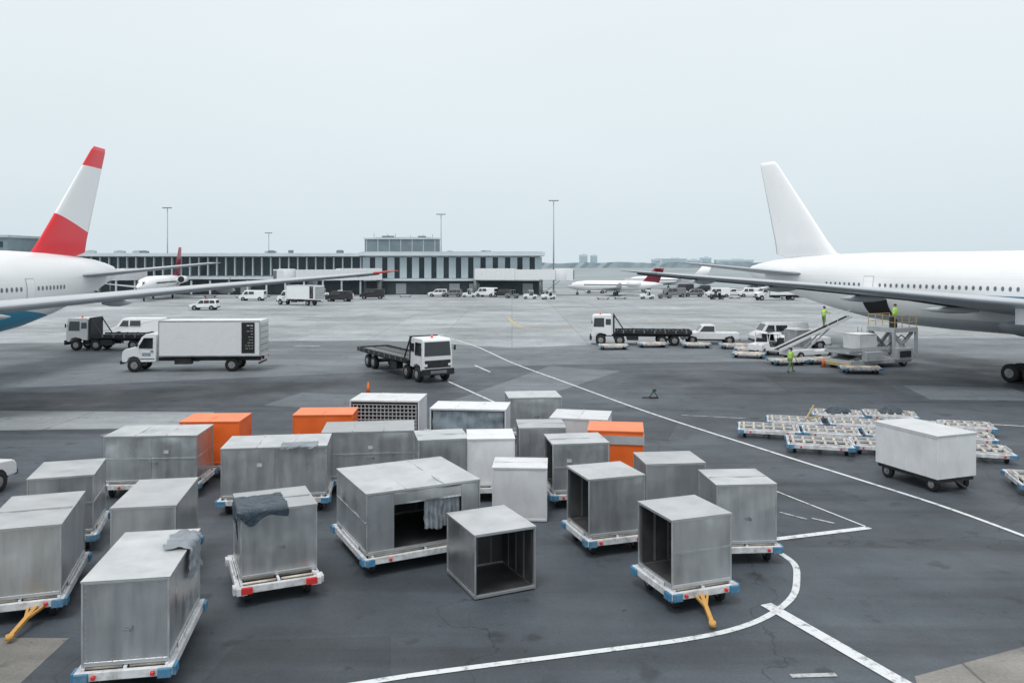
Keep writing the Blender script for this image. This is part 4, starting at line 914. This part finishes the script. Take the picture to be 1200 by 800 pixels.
# ------------------------------------------------------------------ small distant jets
def small_jet(loc,rz,label,finm,L_=26,ttail=True,finz=1):
    t=thing('regional_jet',loc,rz,label,'airplane','airliners on the far apron');k=L_/26
    S=[(0,3.1,.15),(2,3.0,.6),(5,2.75,1.1),(8,2.6,1.35),(20,2.6,1.35),(23,2.5,1.15),(25,2.35,.6),(26,2.3,.1)]
    mb=MB();n=20;mb.loft([[(k*r*math.cos(2*math.pi*i/n),k*f,k*(z+r*math.sin(2*math.pi*i/n))) for i in range(n)] for f,z,r in S]);part(mb,'fuselage',t,[WAIR])
    mb=MB();mb.loft([foil((0,k*5.6,k*3.5),k*4.6,.4*k,axis='z'),foil((0,k*2.2,k*(3.5+3.8*finz)),k*2.6/finz,.22*k,axis='z')]);part(mb,'tail_fin',t,[finm])
    zz=7.35 if ttail else 3.2;yb=2.4 if ttail else 4.5
    for s in(-1,1):
        mb=MB();mb.loft([foil((s*k*.2,k*yb,k*zz),k*2.5,.2*k),foil((s*k*4.2,k*(yb-1.8),k*zz),k*1.2,.1*k)]);part(mb,'tailplane',t,[WING])
        mb=MB();mb.loft([foil((s*k*1.0,k*16,k*1.7),k*5,.5*k),foil((s*k*10.3,k*10.5,k*2.5),k*1.5,.12*k),foil((s*k*10.6,k*9.8,k*3.6),k*.8,.06*k)]);part(mb,'wing',t,[WING])
        mb=MB();mb.cyl((s*k*2.1,k*5.5,k*3.2),(s*k*2.1,k*9,k*3.2),k*.5,k*.68,18);mb.cyl((s*k*2.1,k*9,k*3.2),(s*k*2.1,k*9.05,k*3.2),k*.55,n=18,mat=1);mb.box((s*k*1.5,k*7.3,k*3.2),(k*1.0,k*1.6,k*.2));part(mb,'engine',t,[WAIR,DARK])
        mb=MB();mb.box((s*k*1.34,k*15,k*2.85),(.05,k*11.6,.26*k));part(mb,'cabin_windows',t,[CWIN])
        mb=MB();mb.cyl((s*k*1.6,k*12.5,k*.4),(s*k*1.4,k*12.5,k*1.8),.1*k,n=8);part(mb,'landing_gear_leg',t,[GREY])
        wheels(t,[(s*k*1.6,k*12.5)],.42,.3)
    mb=MB();mb.cyl((0,k*23,k*.4),(0,k*23,k*1.6),.09*k,n=8);part(mb,'nose_gear_leg',t,[GREY]);wheels(t,[(0,k*23)],.36,.25)
    mb=MB();mb.slab((k*25.25,k*2.62),(k*24.5,k*3.1),k*.45,k*.65,.03);part(mb,'cockpit_window',t,[GLASS])
small_jet((36.5,196,0),R(72),'white regional jet with dark red tail on the far apron',DRED,24)
small_jet((-81,199,0),R(188),'white jet with narrow dark red tail by the terminal',DRED,34,False,1.45)
small_jet((60,245,0),R(80),'white jet parked on the far apron',WAIR,26,False)

# ------------------------------------------------------------------ terminal
def bbox_mesh(name,sz,mats): 
    mb=MB();mb.box((0,0,0),sz);return mb.mesh(name,mats)
t=thing('terminal_building',(0,205,0),0,'long low airport terminal with dark windows and pale roof edge','airport terminal')
mb=MB();mb.box((-15,15,4.9),(44,30,9.8),0);part(mb,'wall',t,[CONC])
mb=MB();mb.box((-93,15,4.8),(111.9,29.6,9.6),0);part(mb,'wall',t,[CONC])
mb=MB();mb.box((-15,14.5,10.25),(46.5,33,.95),0);mb.box((-15,14.5,10.78),(45,32,.12),1);mb.box((-93,14.5,10.05),(109.4,32.5,.8),0);part(mb,'roof',t,[CONCL,CONC])
mb=MB();mb.box((-15,-.16,1.75),(43.6,.3,3.5));mb.box((-93,-.1,1.9),(111,.5,3.6));part(mb,'ground_floor_recess',t,[BDARK])
mb=MB();mb.box((-15,-.9,3.75),(44.5,2.2,.5));mb.box((-92.4,-1.2,4.2),(110,3.0,.6));part(mb,'canopy',t,[CONCL])
wm=bbox_mesh('window',(1.5,.12,5.2),[BGL]);wl=bbox_mesh('window',(1.8,.12,4.6),[BGL])
pl=bbox_mesh('pillar',(1.75,.5,5.4),[BPAN]);pl2=bbox_mesh('pillar',(.32,.45,4.7),[BPAN])
for i in range(14): obj(wm,'window',t,(-35.2+i*3.1,-.05,6.75))
for i in range(15): obj(pl,'pillar',t,(-36.75+i*3.1,-.2,6.8))
for i in range(48): obj(wl,'window',t,(-146+i*2.27,-.02+.15,7.1))
for i in range(48): obj(pl2,'pillar',t,(-144.9+i*2.27,-.2,7.1))
gd=bbox_mesh('loading_door',(2.6,.1,2.6),[CONC]);gd2=bbox_mesh('loading_door',(2.6,.1,2.6),[BDARK])
for i in range(9): obj(gd if i in(1,4,5,8) else gd2,'loading_door',t,(-33+i*4.5+(i%3)*.5,-.38,1.5))
for i in range(16): obj(gd if i in(0,3,4,9,13) else gd2,'loading_door',t,(-105+i*4.2,-.40,1.5))
cl=bbox_mesh('column',(.4,.4,3.4),[CONCL])
for i in range(24): obj(cl,'column',t,(-146+i*4.7,-2.2,1.9))
t=thing('rooftop_penthouse',(-29.3,218,10.84),0,'low dark clad rooftop plant block with vents and antennas','rooftop structure')
mb=MB();mb.box((0,0,1.7),(19,9,3.4));
for k in range(7): mb.box((-9.0+k*3.0,-4.53,1.7),(.25,.1,3.4),1)
part(mb,'wall',t,[BTEAL,CONC])
mb=MB();mb.box((0,0,3.6),(19.6,9.6,.4));part(mb,'roof',t,[CONCL])
mb=MB();random.seed(3)
for i in range(7):
    x_=random.uniform(-8,8);mb.cyl((x_,0,3.75),(x_,0,random.uniform(4.5,5.3)),.06,n=6)
mb.box((-4,0,4.1),(3,2,.6));mb.box((5,1,4.1),(2,2,.6));mb.box((0,1,3.9),(15,1,.3));part(mb,'antenna',t,[GREY])
t=thing('terminal_block',(-164,240,0),0,'taller dark terminal block behind the main concourse','building')
mb=MB();mb.box((0,0,7.6),(44,24,15.2),0);part(mb,'wall',t,[BTEAL]);mb=MB();mb.box((0,0,15.5),(45,25,.7));part(mb,'roof',t,[CONC])
wq=bbox_mesh('window',(2.4,.1,1.6),[BGL])
for i in range(13): obj(wq,'window',t,(-20+i*3.3,-12.03,13.2))
random.seed(21)
for k in range(12):
    x_=random.uniform(-120,2)
    if -40<x_<-18: x_-=30
    t=thing('rooftop_vent',(x_,214+random.uniform(-3,10),10.4),0,'small grey ventilation unit on the terminal roof','ventilation unit','rooftop ventilation units')
    mb=MB();mb.box((0,0,.4),(random.uniform(1,3),1.5,.8));mb.box((0,0,.87),(1.2,1.0,.14));part(mb,'housing',t,[random.choice([CONC,BTEAL])],.03)
def jetbridge(loc,rz,L_,label):
    t=thing('jet_bridge',loc,rz,label,'jet bridge','jet bridges')
    mb=MB();a=L_*.5
    mb.box((0,a/2,5.2),(2.9,a,2.8),0)
    for k in range(int(a/1.2)): mb.box((0,.6+k*1.2,5.2),(3.0,.1,2.9),0)
    part(mb,'outer_tunnel',t,[WHT,CONCL])
    mb=MB();mb.box((0,a+a/2,5.1),(2.5,a,2.5),0)
    for k in range(int(a/1.2)): mb.box((0,a+.6+k*1.2,5.1),(2.6,.1,2.6),0)
    part(mb,'inner_tunnel',t,[WHT,CONCL])
    mb=MB();mb.cyl((0,L_+1.6,3.6),(0,L_+1.6,6.6),1.9,n=20);mb.box((0,L_+3.6,5.1),(2.8,1.6,2.8));part(mb,'cab',t,[WHT],.05)
    mb=MB();mb.box((0,L_+4.42,5.1),(2.3,.06,2.2));part(mb,'docking_opening',t,[GREY])
    mb=MB()
    for s in(-1,1): mb.cyl((s*1.5,L_*.82,.6),(s*1.5,L_*.82,3.9),.18,n=10)
    mb.box((0,L_*.82,3.75),(3.6,.5,.3));mb.box((0,L_*.82,.75),(3.4,.5,.4));part(mb,'lift_column',t,[GREY])
    mb=MB();mb.cyl((0,0,0),(0,0,3.8),.6,n=14);part(mb,'support_column',t,[GREY])
    mb=MB();mb.beam((1.9,L_+1.2,3.6),(2.6,L_-3.6,.1),.9,.12)
    part(mb,'service_stair',t,[GREY])
    wheels(t,[(s*1.4,L_*.82) for s in(-1,1)],.5,.4)
jetbridge((-9,202,0),R(-100),20,'long white jet bridge on steel legs')
jetbridge((-33,202,0),R(125),22,'white ribbed jet bridge beside the terminal')
jetbridge((-92,202,0),R(160),14,'white jet bridge beside the terminal')

def mast(x,y,h,label):
    t=thing('light_mast',(x,y,0),0,label,'light mast','apron light masts')
    mb=MB();mb.cyl((0,0,0),(0,0,h),.24,.12,12);mb.cyl((0,0,0),(0,0,.5),.6,n=12);part(mb,'pole',t,[MASTG])
    mb=MB();mb.box((0,0,h),(2.6,.2,.16))
    for k in range(4): mb.box((-1.1+k*.73,-.3,h+.05),(.45,.5,.28))
    part(mb,'lamp_head',t,[GREY])
mast(11.3,220,24.8,'tall grey light mast with a row of floodlights');mast(-102,240,24.2,'tall grey light mast with a row of floodlights')
mast(-21,240,22.3,'tall grey light mast with a row of floodlights');mast(-90,300,19,'tall grey light mast with a row of floodlights')
random.seed(11)
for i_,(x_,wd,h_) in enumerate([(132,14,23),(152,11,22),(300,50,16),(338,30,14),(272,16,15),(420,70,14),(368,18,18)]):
    t=thing('distant_building',(x_,1500+i_*7,0),0,'far city building with haze painted into its pale grey','building','distant city buildings')
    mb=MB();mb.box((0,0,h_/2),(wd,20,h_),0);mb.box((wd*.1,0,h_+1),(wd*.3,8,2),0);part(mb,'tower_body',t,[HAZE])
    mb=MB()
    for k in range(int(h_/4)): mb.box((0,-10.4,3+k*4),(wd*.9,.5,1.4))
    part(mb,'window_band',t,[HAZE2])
mb=MB();pts=[];x_=-900
while x_<1400: pts.append((x_,8.4+2.6*noise.noise(Vector((x_*.02,0,0)))+1.5*noise.noise(Vector((x_*.11,3,0)))));x_+=9
vs=[(a,1300,0) for a,b in pts]+[(a,1300+6*noise.noise(Vector((a*.1,9,0))),b) for a,b in pts]+[(a,1345,b*.6) for a,b in pts];n=len(pts)
mb.add(vs,[(i,i+1,n+i+1,n+i) for i in range(n-1)]+[(n+i,n+i+1,2*n+i+1,2*n+i) for i in range(n-1)],0)
o=part(mb,'distant_treeline',None,[mat('haze_tinted_foliage',(.33,.40,.435),.95,0,.15,.05)]);o['kind']='stuff';o['label']='far line of trees with haze painted into their colour';o['category']='trees'  # foliage greyed to paint in the distance haze
